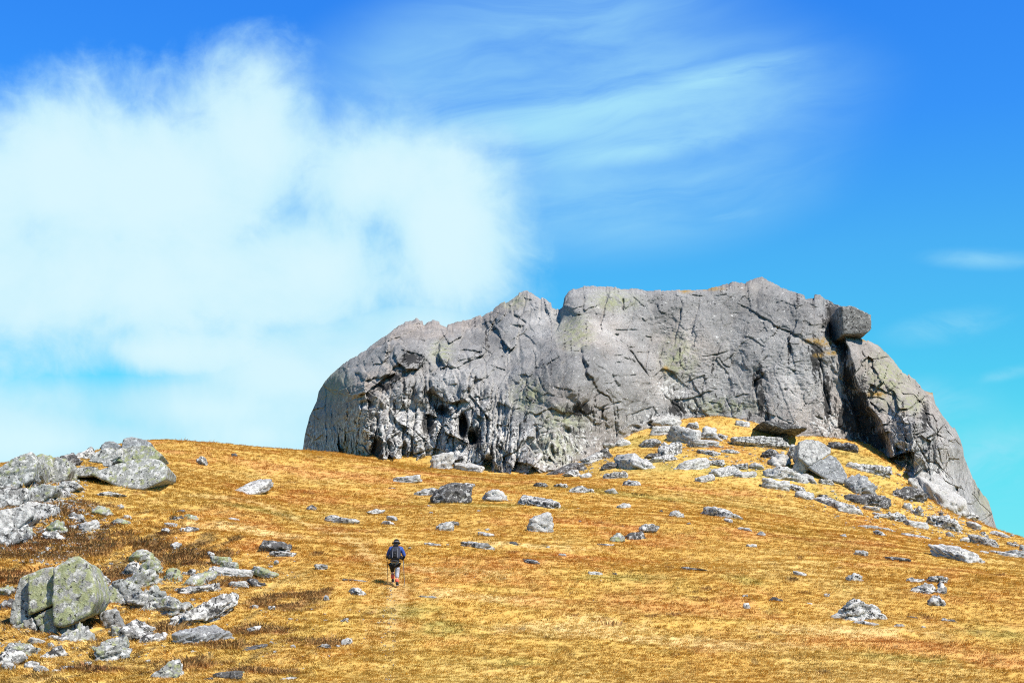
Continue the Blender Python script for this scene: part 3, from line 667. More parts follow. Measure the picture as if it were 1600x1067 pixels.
    for (n, amp, til, sq) in ((150, .26, .022, .62), (420, .18, .026, .7), (1300, .08, .026, .8)):
        sx = rng.uniform(460, 1580, n); sy = rng.uniform(420, 850, n)
        off = rng.normal(0, amp, n); ta = rng.normal(0, til, n); tb = rng.normal(0, til, n)
        near = np.zeros(len(px), dtype=int)
        for k in range(0, len(px), 20000):
            d2 = (qx[k:k + 20000, None] - sx[None]) ** 2 + ((qy[k:k + 20000, None] - sy[None]) * sq) ** 2
            near[k:k + 20000] = np.argmin(d2, 1)
        D = D + br * (off[near] + ta[near] * (qx - sx[near]) + tb[near] * (qy - sy[near]))
    for (kind, g, a, w) in FEAT:
        if kind == 'h':
            cx_, cy_, rx, ry = g
            m_ = (np.abs(px - cx_) < rx * 2.4) & (np.abs(py - cy_) < ry * 2.4)
            r2 = ((qx[m_] - cx_) / rx) ** 2 + ((qy[m_] - cy_) / ry) ** 2
            D[m_] += a * np.exp(-r2 ** 2)
            continue
        if kind == 'c': a, w = a * (.4 if 740 < g[0][0] < 800 and g[0][1] > 590 else .62), max(w * .62, 1.1)
        elif a <= 1.35 and w <= 14: a, w = a * .42, w * .6
        else: a = a * .9
        P = np.array(g); mg = w * 4 + 12
        m_ = (px > P[:, 0].min() - mg) & (px < P[:, 0].max() + mg) & (py > P[:, 1].min() - mg) & (py < P[:, 1].max() + mg)
        d, s_, r = poly_dist(g, px[m_] + wx[m_] * .8, py[m_] + wy[m_] * .8)
        L_ = np.hypot(*np.diff(P, axis=0).T).sum()
        vary = fbm(p3(r * L_ * .055, P[0, 0], P[0, 1]), 3, 57)
        tap = sst(r, 0, .25) * sst(1 - r, 0, .25) * np.clip(.85 + 1.5 * vary, .1, 1.4)
        w = w * np.clip(1 + 1.2 * vary, .6, 1.5)
        if kind == 'c':
            D[m_] += a * (.15 + .85 * tap) * np.exp(-(d / w) ** 2)
        else:
            sd = d * s_
            D[m_] += a * tap * sst(sd, -.7, 1.1) * np.exp(-np.maximum(sd, 0) / w)
            D[m_] -= .18 * a * tap * np.exp(-np.abs(sd) / 5) * (sd <= 0)
    X0, Y0, Z0 = w_of(px, py, D)
    q = p3(X0, Y0 * .5, Z0)
    D = D + .55 * br * fbm(q * np.array([.33, .33, .18], dtype=np.float32), 4, 61)
    D = D + .16 * fbm(q * .5, 3, 66)
    fl = fbm(q * np.array([1.5, 1.0, .35], dtype=np.float32), 3, 62, ridged=True)
    D = D - (.08 * np.clip(br, .25, 1.2) + .08 * sst(px, 738, 750) * (1 - sst(px, 800, 815)) * sst(py, 590, 620)) * fl
    D = D + (.07 + .10 * br) * fbm(q * 1.9, 4, 63, gain=.6)
    flake = fbm(q * np.array([1.5, 1.0, 2.6], dtype=np.float32) + 3.1, 3, 67, ridged=True)
    D = D + .085 * flake * (.6 + .8 * sst(fbm(q * .12, 2, 68), -.2, .3))
    rim = np.maximum(below_top, 0)
    D = D + 1.6 * np.exp(-rim / 3.0) + 1.2 * np.exp(-rim / 12.0)
    return D, br
Dp, broken = crag_depth(px, py, below_top)
Xf, Yf, Zf = w_of(px, py, Dp)
# top and rear of the crag
Dtop = Dp.reshape(NTR, NX)[-1]
ddk = np.array([.8, 2, 4, 7, 11, 16, 22, 28, 33, 36, 38, 39]); dyk = np.array([1.0, 3, 6, 10, 14, 20, 28, 40, 70, 130, 220, 330])
hgt = np.clip((foot - top) / 60, .02, 1)
backX, backY, backZ = [], [], []
for k in range(NB):
    n_ = fbm(p3(cxs * .03, k * .6, 3), 3, 71) * 1.6
    sc = hgt
    x_, y_, z_ = w_of(cxs, top + dyk[k] * sc, Dtop + ddk[k] * sc + n_ * min(1, k / 3))
    backX.append(x_); backY.append(y_); backZ.append(z_)
CV = np.stack([np.concatenate([Xf] + backX), np.concatenate([Yf] + backY), np.concatenate([Zf] + backZ)], 1)
NRW = NTR + NB
ci = np.arange(NRW * NX).reshape(NRW, NX)
CQ = np.stack([ci[:-1, :-1], ci[:-1, 1:], ci[1:, 1:], ci[1:, :-1]], -1).reshape(-1, 4)
apx = np.concatenate([px, np.tile(cxs, NB)]); apy = np.concatenate([py, np.repeat(top[None, :], NB, 0).ravel()])
abr = np.concatenate([broken, np.full(NX * NB, .4)])
def spots(L, sharp=1.0):
    v = np.zeros(len(apx))
    for (x_, y_, rx, ry) in L:
        v = np.maximum(v, np.clip(1.25 - np.hypot((apx - x_) / rx, (apy - y_) / ry), 0, 1))
    return v
mott = np.clip(.55 * (1 - sst(apx, 740, 830)) * sst(apy, 585, 640) * sst(apx, 515, 550) + .55 * (1 - sst(apx, 880, 960)) * sst(apy, 640, 690) + .25 * sst(apy, 600, 690), 0, 1)
mott = np.maximum(mott, spots([(1050, 610, 38, 22), (1085, 640, 22, 16), (1030, 655, 50, 18), (1420, 700, 40, 40), (1300, 660, 40, 40), (1400, 655, 30, 24), (1330, 660, 20, 40), (1460, 740, 30, 26), (790, 690, 40, 60)]) * .85)
stain_shade = spots([(1058, 637, 16, 15), (642, 560, 22, 12), (615, 590, 16, 8), (1183, 592, 9, 20), (1190, 625, 8, 28), (588, 700, 10, 22), (670, 662, 12, 18), (690, 640, 16, 8), (745, 685, 8, 20), (640, 560, 14, 14), (600, 605, 18, 8), (1345, 650, 22, 60), (1303, 502, 20, 46), (1318, 552, 9, 24), (1326, 592, 11, 28), (1338, 632, 15, 28), (1353, 664, 22, 28), (1370, 688, 22, 20),
               (1275, 560, 14, 40), (1292, 620, 8, 40), (1322, 650, 14, 30), (1446, 650, 8, 26), (905, 640, 26, 12), (724, 665, 7, 22)]) * 1.0  # black seepage and lichen, plus shade painted in along the gully and under roofs
stain_shade = np.clip(np.maximum(stain_shade, .62 * sst(fbm(p3(apx * .11, apy * .010, 4), 4, 91), .10, .40) * sst(fbm(p3(apx * .01, apy * .01, 8), 2, 92), -.15, .25)), 0, 1)
lich = spots([(880, 655, 40, 22), (900, 520, 30, 30), (960, 470, 40, 18), (825, 620, 30, 30), (870, 700, 40, 30), (1060, 560, 30, 40), (1390, 590, 40, 50), (1420, 630, 30, 20), (1130, 635, 60, 16), (800, 470, 24, 14), (690, 550, 20, 20), (520, 600, 30, 30), (1540, 770, 20, 40)]) * .75
moss = spots([(1290, 534, 16, 8), (1300, 551, 14, 5), (1270, 533, 18, 5), (1372, 616, 18, 5), (1456, 613, 9, 4), (1072, 455, 12, 4), (1112, 451, 22, 4), (1350, 531, 9, 3), (1040, 577, 6, 6), (1280, 555, 10, 4), (1410, 640, 9, 3)])
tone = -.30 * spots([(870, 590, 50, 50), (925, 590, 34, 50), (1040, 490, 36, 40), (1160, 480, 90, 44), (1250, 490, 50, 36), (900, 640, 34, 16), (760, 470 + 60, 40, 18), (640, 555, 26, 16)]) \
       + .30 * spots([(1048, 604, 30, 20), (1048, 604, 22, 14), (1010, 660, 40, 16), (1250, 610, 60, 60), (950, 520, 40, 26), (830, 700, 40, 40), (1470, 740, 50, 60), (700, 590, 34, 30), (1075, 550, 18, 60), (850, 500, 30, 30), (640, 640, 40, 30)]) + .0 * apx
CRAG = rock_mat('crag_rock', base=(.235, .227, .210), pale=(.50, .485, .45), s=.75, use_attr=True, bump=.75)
# parts: faces of the crag divided by its main joints
pc = CV[CQ[:, 0]]; qx_ = apx[CQ].mean(1); qy_ = apy[CQ].mean(1)
wing = np.interp(qy_, [440, 480, 520, 550, 580, 605, 745], [884, 880, 869, 838, 797, 776, 764])
gul = np.interp(qy_, [440, 475, 530, 545, 570, 600, 630, 660, 690, 740, 860], [1286, 1287, 1297, 1309, 1313, 1321, 1330, 1341, 1353, 1380, 1460])
but = np.interp(qy_, [440, 520, 545, 560, 600, 640, 700, 760], [870, 872, 878, 934, 962, 980, 990, 1000])
part = np.where(qx_ < wing, 0, np.where(qx_ > gul, 3, np.where((qx_ < but) & (qy_ > 542), 1, 2)))
cbase = w_of(1000, 720, 150)
crag = empty('crag', (0, 0, 0), 'massive grey granite crag crowning the grassy hill under the sky', 'cliff')
crag.location = [float(v) for v in cbase]
coff = np.array(crag.location)
for k, nm in enumerate(('fissured_wing', 'buttress', 'headwall', 'shoulder')):
    q = CQ[part == k]; used = np.unique(q); remap = np.zeros(len(CV), dtype=np.int32); remap[used] = np.arange(len(used))
    me = mesh_np(nm, CV[used] - coff, remap[q])
    for an, av in (('mottle', mott), ('stain_shade', stain_shade), ('lichen', lich), ('moss', moss), ('tone', tone)):
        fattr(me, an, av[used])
    link(nm, me, CRAG, crag)
# ------------------------------------------------------------------ boulders, slabs and stones
RM = {
    'pale': rock_mat('pale_rock', base=(.29, .28, .26), pale=(.47, .455, .42), pale_amt=.75, black_amt=.34, s=1.1),
    'mott': rock_mat('mottled_rock', base=(.20, .192, .177), pale=(.49, .475, .44), pale_amt=.78, black_amt=.66, s=1.2),
    'dark': rock_mat('dark_rock', base=(.085, .08, .076), pale=(.36, .35, .33), pale_amt=.45, black_amt=.66, s=1.2),
    'grey': rock_mat('grey_rock', base=(.22, .22, .215), pale=(.42, .42, .40), pale_amt=.45, black_amt=.38, s=1.3),
    'smooth': rock_mat('smooth_pale_rock', base=(.34, .325, .30), pale=(.46, .45, .42), pale_amt=.3, black_amt=.12, s=1.0),
    'slate': rock_mat('slate_grey_rock', base=(.17, .165, .155), pale=(.34, .33, .31), pale_amt=.4, black_amt=.5, s=1.0),
    'green': rock_mat('lichen_rock', base=(.24, .235, .215), pale=(.48, .47, .42), pale_amt=.50, black_amt=.36, green_amt=.85, s=1.6),
    'moss': rock_mat('green_grey_rock', base=(.22, .22, .20), pale=(.46, .45, .42), pale_amt=.55, black_amt=.44, green_amt=.5, s=1.4),
}
_ico = {}
def ico(n):
    if n not in _ico:
        bm = bmesh.new(); bmesh.ops.create_icosphere(bm, subdivisions=n, radius=1.0)
        v = np.array([x.co[:] for x in bm.verts], dtype=np.float64); f = np.array([[x.index for x in p.verts] for p in bm.faces], dtype=np.int32)
        bm.free(); _ico[n] = (v, f)
    return _ico[n]

def planes_for(kind, rng):
    P = []
    if kind in ('slab', 'block'):
        for ax in range(3):
            for s_ in (-1, 1):
                n = np.zeros(3); n[ax] = s_; n += rng.normal(0, .13 if kind == 'block' else .10, 3); P.append((n, rng.uniform(.84, 1.02)))
        for _ in range(7 if kind == 'block' else 8):
            n = rng.normal(0, 1, 3); n[2] *= .6; P.append((n, rng.uniform(.86, 1.12)))
    elif kind == 'round':
        for _ in range(22):
            P.append((rng.normal(0, 1, 3), rng.uniform(.82, 1.0)))
    elif kind == 'dome':
        for _ in range(26):
            n = rng.normal(0, 1, 3); n[2] = abs(n[2]) * .8; P.append((n, rng.uniform(.86, .98)))
        P.append((np.array([0, 0, -1.0]), .6))
    else:   # jagged
        for _ in range(14):
            P.append((rng.normal(0, 1, 3), rng.uniform(.66, 1.0)))
    out_ = []
    for n, h in P:
        out_.append((n / np.linalg.norm(n), h))
    return out_

def shape_rock(seed, dims, kind, sub, rough=1.0, planes=None, bed=True):
    rng = np.random.default_rng(seed)
    d, f = ico(sub)
    P = planes or planes_for(kind, rng)
    p = {'round': 9, 'dome': 8}.get(kind, 22)
    acc = np.zeros(len(d))
    for n, h in P:
        acc += np.maximum(0, d @ n / h) ** p
    r = 1 / np.maximum(acc, 1e-9) ** (1 / p)
    r = np.minimum(r, 1.5)
    dims = np.asarray(dims, float)
    v = d * r[:, None] * dims / 2
    m = float(np.min(dims)); big = float(np.max(dims))
    off = seed * 3.7
    s1 = 1.6 / (m * .6 + big * .25)
    nrm = v / (np.linalg.norm(v / dims, axis=1)[:, None] * dims ** 1.0 + 1e-9) ; nrm /= np.linalg.norm(nrm, axis=1)[:, None]
    q = v + off
    disp = .13 * m * fbm(q * s1, 3, seed % 97) + .05 * m * fbm(q * s1 * 3.3, 3, seed % 89, gain=.6) + .035 * m * fbm(q * s1 * 9, 2, seed % 83)
    if bed:   # bedding ledges
        a = rng.normal(0, .25, 2)
        t = (v[:, 2] + a[0] * v[:, 0] + a[1] * v[:, 1]) / (m * .26) + 1.3 * fbm(q * s1 * .8, 2, seed % 71)
        saw = t - np.floor(t)
        disp += .085 * m * (sst(saw, 0, .75) - sst(saw, .78, 1.0) - .3)
    # fracture into blocks, each a little proud of or behind its neighbour, with open joints between
    nb, am = {'jag': (16, .075), 'slab': (12, .06), 'block': (9, .05), 'dome': (12, .05), 'round': (7, .03)}[kind]
    cs = v[rng.integers(0, len(v), nb)]; vq = (v + nrm * 0) + .12 * m * np.stack([perlin(q * s1 * 1.5, 5), perlin(q * s1 * 1.5, 6), perlin(q * s1 * 1.5, 7)], 1)
    dd_ = np.sqrt((((vq[:, None] - cs[None]) / (dims * .5 + .3 * m)) ** 2).sum(-1)); so_ = np.sort(dd_, 1)
    disp += (rng.normal(0, am, nb) * m)[np.argmin(dd_, 1)] - am * 1.1 * m * np.exp(-((so_[:, 1] - so_[:, 0]) / .07) ** 2)
    cr = 1 - np.abs(perlin(q * s1 * 1.3, seed % 67)) * 16
    disp -= .10 * m * np.clip(cr, 0, 1)
    v = v + nrm * (disp * rough)[:, None]
    return v, f

FOOTPRINT = []       # x, y, radius of every rock, kept free of tall grass
def frame_for(xa):
    xa = xa / np.linalg.norm(xa)
    ya = np.array([-xa[1], xa[0], 0.0]); ya /= np.linalg.norm(ya)
    if ya[1] < 0: ya = -ya; 
    za = np.cross(xa, ya)
    if za[2] < 0: za = -za; ya = -ya
    return np.stack([xa, ya, za], 1)

def rock(name, cx, cy, ln, th, tilt, kind, mat, label, cat, group=None, seed=0, depth=None, dist=None, parent=None, lift=0.0, thick=1.0, sub=None):
    tr_ = math.radians(tilt); hx, hy = math.cos(tr_) * ln / 2, math.sin(tr_) * ln / 2
    h = hit([cx, cx - hx, cx + hx], [cy + .42 * th, cy - hy + .35 * th, cy + hy + .35 * th])
    rng = np.random.default_rng(seed + 1000)
    D = float(h[1][0]) if dist is None else dist
    m = D / F_PX * 1.015
    w = ln * m; t = th * m
    flat = kind == 'slab'
    dp = depth if depth else (w * rng.uniform(.5, .75) if flat else min(w, t * 2.0) * rng.uniform(.75, 1.0))
    dims = (w * 1.03, dp, t * (1.4 if flat else 1.5) * thick)
    if dist is None: D += dp * .22
    x, y, z = [float(k) for k in w_of(cx, cy, D)]
    z -= .21 * t - lift
    xa = np.array([1.0, 0, 0])
    if abs(tilt) >= 7 and ln / th > 1.7 and dist is None:
        d1 = np.clip(h[1][1] - h[1][0], -.55 * w, .55 * w); d2 = np.clip(h[1][2] - h[1][0], -.55 * w, .55 * w)
        e1 = np.array([float(k) for k in w_of(cx - hx, cy - hy, D + d1)]); e2 = np.array([float(k) for k in w_of(cx + hx, cy + hy, D + d2)])
        xa = e2 - e1; L = np.linalg.norm(xa); dims = (L, dims[1] if flat else min(dims[1], w * .6), dims[2])
        x, y, z = (e1 + e2) / 2; z -= .21 * t
    elif tilt:
        xa = np.array([math.cos(tr_), 0, -math.sin(tr_)])
    else:
        yw = rng.uniform(-.3, .3); xa = np.array([math.cos(yw), math.sin(yw), 0])
    if sub is None: sub = 5 if ln > 64 else (4 if ln > 19 else 3)
    v, f = shape_rock(seed, dims, kind, sub)
    R = frame_for(np.asarray(xa, float))
    v = v @ R.T
    me = mesh_np(name, v, f)
    if parent is None:
        o = link(name, me, RM[mat], None, label, cat, group); o.location = (x, y, z)
        FOOTPRINT.append((x, y, max(dims[0], dims[1]) * .42))
    else:
        o = link(name, me, RM[mat], parent, label)
        o.location = Vector((x, y, z)) - parent.location
        FOOTPRINT.append((x, y, max(dims[0], dims[1]) * .40))
    return o

def poly_block(name, poly, D, depth, mat, parent=None, seed=1, label=None, lean=0.12, sub=5, taper=.12, rough=.5, sharp=44):
    """a block whose front is an outline seen in the photo, D metres away, with its own depth behind"""
    P = np.array(poly, float)
    X, Y, Z = w_of(P[:, 0], P[:, 1], np.full(len(P), D))
    c = np.array([X.mean(), D + depth / 2, Z.mean()])
    pts = np.stack([X - c[0], Z - c[2]], 1) * .965
    area = 0.5 * np.sum(pts[:, 0] * np.roll(pts[:, 1], -1) - np.roll(pts[:, 0], -1) * pts[:, 1])
    if area < 0: pts = pts[::-1]
    pl = []
    for a, b in zip(pts, np.roll(pts, -1, 0)):
        e = b - a
        if np.hypot(*e) < 1e-3: continue
        n2 = np.array([e[1], -e[0]]) / np.hypot(*e); h2 = n2 @ a
        n = np.array([n2[0], taper * .8, n2[1]]); pl.append((n, max(h2, .02)))
    pl.append((np.array([0, -1.0, lean]), depth / 2)); pl.append((np.array([0, 1.0, 0.0]), depth / 2))
    pl = [(n / np.linalg.norm(n), h / np.linalg.norm(n)) for n, h in pl]
    d, f = ico(sub)
    ext = np.array([np.ptp(pts[:, 0]), depth, np.ptp(pts[:, 1])])
    dd = d * ext; dd /= np.linalg.norm(dd, axis=1)[:, None]
    acc = np.zeros(len(dd)); p = sharp
    for n, h in pl: acc += np.maximum(0, dd @ n / h) ** p
    r = 1 / acc ** (1 / p)
    v = dd * r[:, None]
    m = float(ext.min()); q = v + seed * 5.1; s1 = 2.2 / m
    v = v + dd * (rough * m * (.10 * fbm(q * s1, 3, seed) + .06 * fbm(q * s1 * 3.5, 3, seed + 7) + .03 * fbm(q * s1 * 9, 2, seed + 9)))[:, None]
    rng = np.random.default_rng(seed)
    cs = v[rng.integers(0, len(v), 9)]; ex = ext * .5 + .2 * m
    vq = v + .15 * m * np.stack([perlin(q * s1 * 1.2, 5), perlin(q * s1 * 1.2, 6), perlin(q * s1 * 1.2, 7)], 1)
    d9 = np.sqrt((((vq[:, None] - cs[None]) / ex) ** 2).sum(-1)); so_ = np.sort(d9, 1)
    v = v + dd * (rough * m * (rng.normal(0, .05, 9)[np.argmin(d9, 1)] - .08 * np.exp(-((so_[:, 1] - so_[:, 0]) / .05) ** 2)))[:, None]
    me = mesh_np(name, v, f)
    if parent is not None:
        o = link(name, me, mat, parent, label); o.location = Vector(c) - parent.location
    else:
        o = link(name, me, mat, None, label); o.location = c
    FOOTPRINT.append((float(c[0]), float(c[1]), float(max(ext[0], depth)) * .42))
    return o

# the summit block overhanging the top of the gully, part of the crag
poly_block('summit_block', [(1313, 477), (1331, 476), (1363, 491), (1363, 514), (1355, 522), (1316, 524)], 151.6, 6.0, RM['slate'], crag, 3, sub=5, taper=.0, rough=.16, lean=0.0, sharp=110)
poly_block('roof_slab', [(1160, 665), (1196, 656), (1226, 658), (1262, 667), (1291, 681), (1288, 688), (1262, 679), (1220, 671), (1180, 673), (1162, 670)], 143.0, 9, RM['dark'], crag, 9, sub=5, taper=0, rough=.5)

# big jointed boulder at the lower left: upright blocks and small ones wedged below
bx, by, bz = hit([85], [985]); DB = float(by[0])
jb = empty('jointed_boulder', (float(bx[0]), DB + 1.0, float(bz[0])), 'big upright boulder split by deep vertical joints, yellow-green with lichen', 'boulder')
DF = DB - .15
poly_block('block', [(81, 890), (104, 874), (118, 870.5), (132, 881), (144, 910), (147, 937), (136, 960), (101, 976), (88, 974), (85.5, 927)], DF - .35, 2.4, RM['green'], jb, 21, 'widest lichened block with sloping right edge', lean=.2, rough=.22)
poly_block('block', [(45, 899), (62, 890), (78, 887), (82, 915), (82.5, 943), (65, 950), (50, 957), (47.5, 930)], DF + .0, 1.9, RM['green'], jb, 22, lean=.2, rough=.22)
poly_block('block', [(22, 951), (24, 911), (32, 902), (43, 897), (44, 930), (46, 958), (42, 970), (26, 975), (18, 972)], DF + .3, 1.9, RM['moss'], jb, 23, lean=.2, rough=.5)
poly_block('block', [(54, 966), (80, 951), (84, 963), (60, 977)], DF - .12, 1.4, RM['green'], jb, 24, rough=.4, sub=4)
poly_block('block', [(62, 980), (84, 966), (86, 975), (66, 988)], DF - .16, 1.3, RM['green'], jb, 25, rough=.4, sub=4)
poly_block('block', [(66, 990), (86, 979), (87, 987), (70, 997)], DF - .2, 1.2, RM['green'], jb, 26, rough=.4, sub=4)
poly_block('block', [(25, 978), (35, 974), (42, 986), (40, 994), (27, 997), (23, 988)], DF - .1, 1.0, RM['green'], jb, 27, rough=.4, sub=4)
poly_block('block', [(36, 970), (48, 966), (56, 980), (54, 990), (42, 986)], DF - .1, 1.0, RM['mott'], jb, 28, rough=.7, sub=4)
poly_block('block', [(40, 992), (56, 988), (64, 1000), (58, 1014), (44, 1012)], DF - .1, 1.0, RM['mott'], jb, 29, rough=.8, sub=4)
poly_block('block', [(12, 985), (20, 976), (24, 1000), (20, 1022), (9, 1024)], DF, 1.0, RM['mott'], jb, 30, rough=.8, sub=4)
poly_block('block', [(88, 978), (112, 972), (112, 982), (96, 990), (88, 990)], DF, 1.2, RM['mott'], jb, 31, rough=.6, sub=4)

ab_ = hit([187], [944]); 
o = poly_block('boulder', [(161, 925), (175, 909), (190, 905), (205, 911), (213, 922), (207, 933), (197, 943), (176, 947), (162, 933)], float(ab_[1][0]) - .1, 1.15, RM['moss'], None, 33, 'angular grey boulder next right of the big jointed boulder', lean=.25, rough=.5)
o['category'] = 'rock'
# outcrop on the left crest
ox_, oy_, oz_ = hit([190], [760]); DO = float(oy_[0])
oc = empty('crest_outcrop', (float(ox_[0]), DO + 1.5, float(oz_[0])), 'outcrop of leaning lichened slabs at the left end of the grassy crest', 'outcrop')
poly_block('slab', [(119, 753), (150, 739), (184, 725), (206, 719), (231, 716), (248, 720), (258, 730), (255, 746), (234, 758), (210, 767), (192, 759), (160, 757)], DO, 4.2, RM['moss'], oc, 41, 'biggest slab, slanting down to the left', lean=.5, rough=.35)
poly_block('slab', [(185, 716), (187, 705), (205, 700), (233, 699), (249, 712), (242, 719), (205, 722)], DO + .9, 3.6, RM['green'], oc, 42, lean=.4, rough=.5)
poly_block('slab', [(192, 699), (194, 687), (203, 684), (220, 688), (232, 693), (230, 701), (205, 702)], DO + 1.6, 2.6, RM['grey'], oc, 43, lean=.3, rough=.5)
poly_block('slab', [(139, 726), (150, 708), (162, 701), (182, 702), (187, 716), (172, 722), (158, 720)], DO + .7, 3.0, RM['moss'], oc, 44, lean=.4, rough=.5)
poly_block('slab', [(158, 699), (163, 692), (174, 690), (186, 697), (184, 703), (165, 703)], DO + 1.6, 2.2, RM['grey'], oc, 45, rough=.6, sub=4)
poly_block('slab', [(112, 737), (128, 731), (146, 731), (154, 736), (140, 742), (122, 742)], DO + .3, 2.6, RM['moss'], oc, 46, rough=.6, sub=4)
poly_block('slab', [(93, 746), (106, 740), (118, 742), (116, 750), (102, 754)], DO + .1, 2.0, RM['green'], oc, 47, rough=.6, sub=4)
poly_block('slab', [(160, 722), (168, 718), (174, 722), (172, 727), (162, 727)], DO + .5, 1.2, RM['pale'], oc, 48, rough=.6, sub=4)
poly_block('slab', [(184, 705), (190, 700), (190, 716), (178, 722), (176, 712)], DO + .8, 1.6, RM['pale'], oc, 49, rough=.6, sub=4)

# the bank of bedrock along the left edge, broken into slabs
lb_ = hit([30], [770]); bo = empty('bank_outcrop', (float(lb_[0][0]), float(lb_[1][0]), float(lb_[2][0])), 'long fractured outcrop of pale lichened bedrock running down the left edge', 'outcrop')
for q_, (pl_, mt_, dp_) in enumerate((
        ([(-14, 768), (-6, 738), (22, 718), (44, 709), (52, 722), (48, 748), (22, 764)], 'moss', 3.2), ([(50, 748), (50, 722), (58, 708), (76, 712), (80, 730), (74, 748), (60, 754)], 'green', 2.8),
        ([(74, 752), (79, 728), (84, 714), (98, 716), (108, 732), (100, 750), (86, 755)], 'moss', 2.6), ([(-14, 796), (-10, 768), (18, 762), (40, 764), (38, 780), (16, 796)], 'mott', 2.4),
        ([(36, 786), (42, 762), (66, 756), (84, 760), (78, 774), (56, 788)], 'moss', 2.0), ([(-12, 832), (-8, 800), (14, 794), (40, 788), (46, 804), (26, 828), (4, 836)], 'pale', 2.2),
        ([(44, 812), (48, 794), (66, 786), (84, 790), (82, 804), (62, 814)], 'mott', 1.6), ([(-12, 858), (-6, 836), (18, 826), (36, 828), (32, 842), (8, 858)], 'mott', 1.6), ([(88, 768), (96, 752), (116, 752), (124, 760), (108, 770)], 'mott', 1.4))):
    hb_ = hit([max(2, sum(a for a, b in pl_) / len(pl_))], [max(b for a, b in pl_) - 3])
    poly_block('slab', pl_, float(hb_[1][0]) - .2, dp_, RM[mt_], bo, 60 + q_, lean=.35, rough=.7, sub=5 if q_ in (0, 5) else 4)
# cracked boulder under the roof slab
cxb, cyb, czb = hit([1285], [752]); DC = float(cyb[0])
cb = empty('cracked_boulder', (float(cxb[0]), DC + 1, float(czb[0])), 'great pale boulder cut by a slanting crack below the black overhang', 'boulder')
poly_block('upper_half', [(1250, 690), (1262, 686), (1282, 689), (1298, 701), (1297, 707), (1262, 727), (1248, 715)], DC + 1.2, 3.6, RM['pale'], cb, 51, lean=.35, rough=.4)
poly_block('lower_half', [(1264, 729), (1299, 709), (1309, 714), (1318, 733), (1321, 746), (1315, 754), (1303, 751), (1283, 742)], DC + .6, 3.4, RM['grey'], cb, 52, lean=.35, rough=.4)

R = []   # cx, cy, length, thickness, tilt, kind, material, name, label
def A(*a): R.append(a)
# --- open slope between the walker and the crag
A(636, 749, 46, 11, 0, 'slab', 'pale', 'rock_slab', 'flat pale oval stone lying below the foot of the cave')
A(733, 757.6, 18, 5, 0, 'slab', 'pale', 'stone', 'low pale sliver of stone right of the flat oval stone')
A(702, 776, 58, 25, -6, 'block', 'dark', 'boulder', 'dark banded boulder lying below the left half of the crag')
A(664, 770, 46, 10, 0, 'jag', 'mott', 'outcrop', 'low broken ledge touching the left of the dark banded boulder')
A(770, 776, 42, 19, 4, 'jag', 'pale', 'boulder', 'rough pale boulder just right of the dark banded boulder')
A(842, 786, 66, 15, 10, 'slab', 'mott', 'rock_slab', 'pale slab with a dark right end on the slope under the buttress')
A(845, 820, 40, 26, 3, 'block', 'pale', 'boulder', 'square white-grey boulder in open grass right of the walker')
A(695, 824, 26, 13, -6, 'block', 'pale', 'boulder', 'white stone with a dark slab behind it above the walker')
A(708, 817, 18, 6, 6, 'slab', 'dark', 'rock_slab', 'thin dark slab propped behind the white stone')
A(749, 853, 46, 11, 7, 'slab', 'mott', 'rock_slab', 'long low black and white stone right of the walker')
A(759, 836, 22, 8, 14, 'slab', 'pale', 'stone', 'small pale stone above the long low stone')
A(803, 851, 17, 8, 14, 'slab', 'dark', 'stone', 'small dark leaning stone right of the long low stone')
A(827, 878, 24, 8, 18, 'slab', 'dark', 'stone', 'dark stone with white edge below the square white boulder')
A(748, 800, 11, 6, 0, 'round', 'mott', 'stone', 'small round stone under the rough pale boulder')
A(845, 758, 22, 7, -4, 'slab', 'dark', 'stone', 'flat dark stone close under the buttress foot')
A(878, 759, 20, 9, -5, 'jag', 'mott', 'stone', 'mottled stone right of the flat dark stone under the buttress')
A(910, 766, 44, 12, 3, 'dome', 'mott', 'boulder', 'mottled hump capped by grass below the buttress')
A(957, 768, 18, 9, 0, 'jag', 'pale', 'stone', 'small white stone right of the grass capped hump')
A(988, 755, 30, 11, 10, 'dome', 'mott', 'boulder', 'rounded pale stone with a dark turf lip right of the hump')
A(962, 743, 42, 10, 0, 'slab', 'mott', 'rock_slab', 'low mottled slab above the small white stone')
A(1102, 747, 26, 9, -12, 'slab', 'pale', 'stone', 'lone pale stone lowest under the apron rocks')
A(974, 791, 22, 9, 4, 'round', 'pale', 'stone', 'lone rounded pale stone in grass below the hump')
A(1055, 803, 26, 13, 0, 'dome', 'pale', 'boulder', 'domed pale boulder in the middle of the grass slope')
A(1033, 799, 7, 5, 0, 'round', 'dark', 'stone', 'tiny dark stone left of the domed pale boulder')
A(1013, 824, 22, 10, 6, 'jag', 'mott', 'stone', 'mottled stone above the greenish pair')
A(965, 842, 24, 11, -5, 'round', 'green', 'boulder', 'greenish rounded half of a pair of rocks on the slope')
A(990, 836, 28, 11, -8, 'slab', 'dark', 'boulder', 'dark half of the greenish pair of rocks on the slope')
A(948, 852, 28, 5, 3, 'slab', 'mott', 'stone', 'thin ledge just below the greenish rock')
A(931, 896, 22, 7, 3, 'slab', 'pale', 'stone', 'small white stone in the hollow below the greenish pair')
A(961, 897, 8, 6, 0, 'jag', 'dark', 'stone', 'tiny dark stone right of the white stone in the hollow')
A(1084, 890, 40, 5, 6, 'slab', 'dark', 'rock_slab', 'thin dark strip of rock in grass right of the hollow')
A(676, 851, 22, 6, 12, 'slab', 'mott', 'stone', 'low stone nearest above right of the walker')
A(668, 933, 27, 5, 6, 'slab', 'pale', 'rock_slab', 'thin white slab in the turf right of the walker')
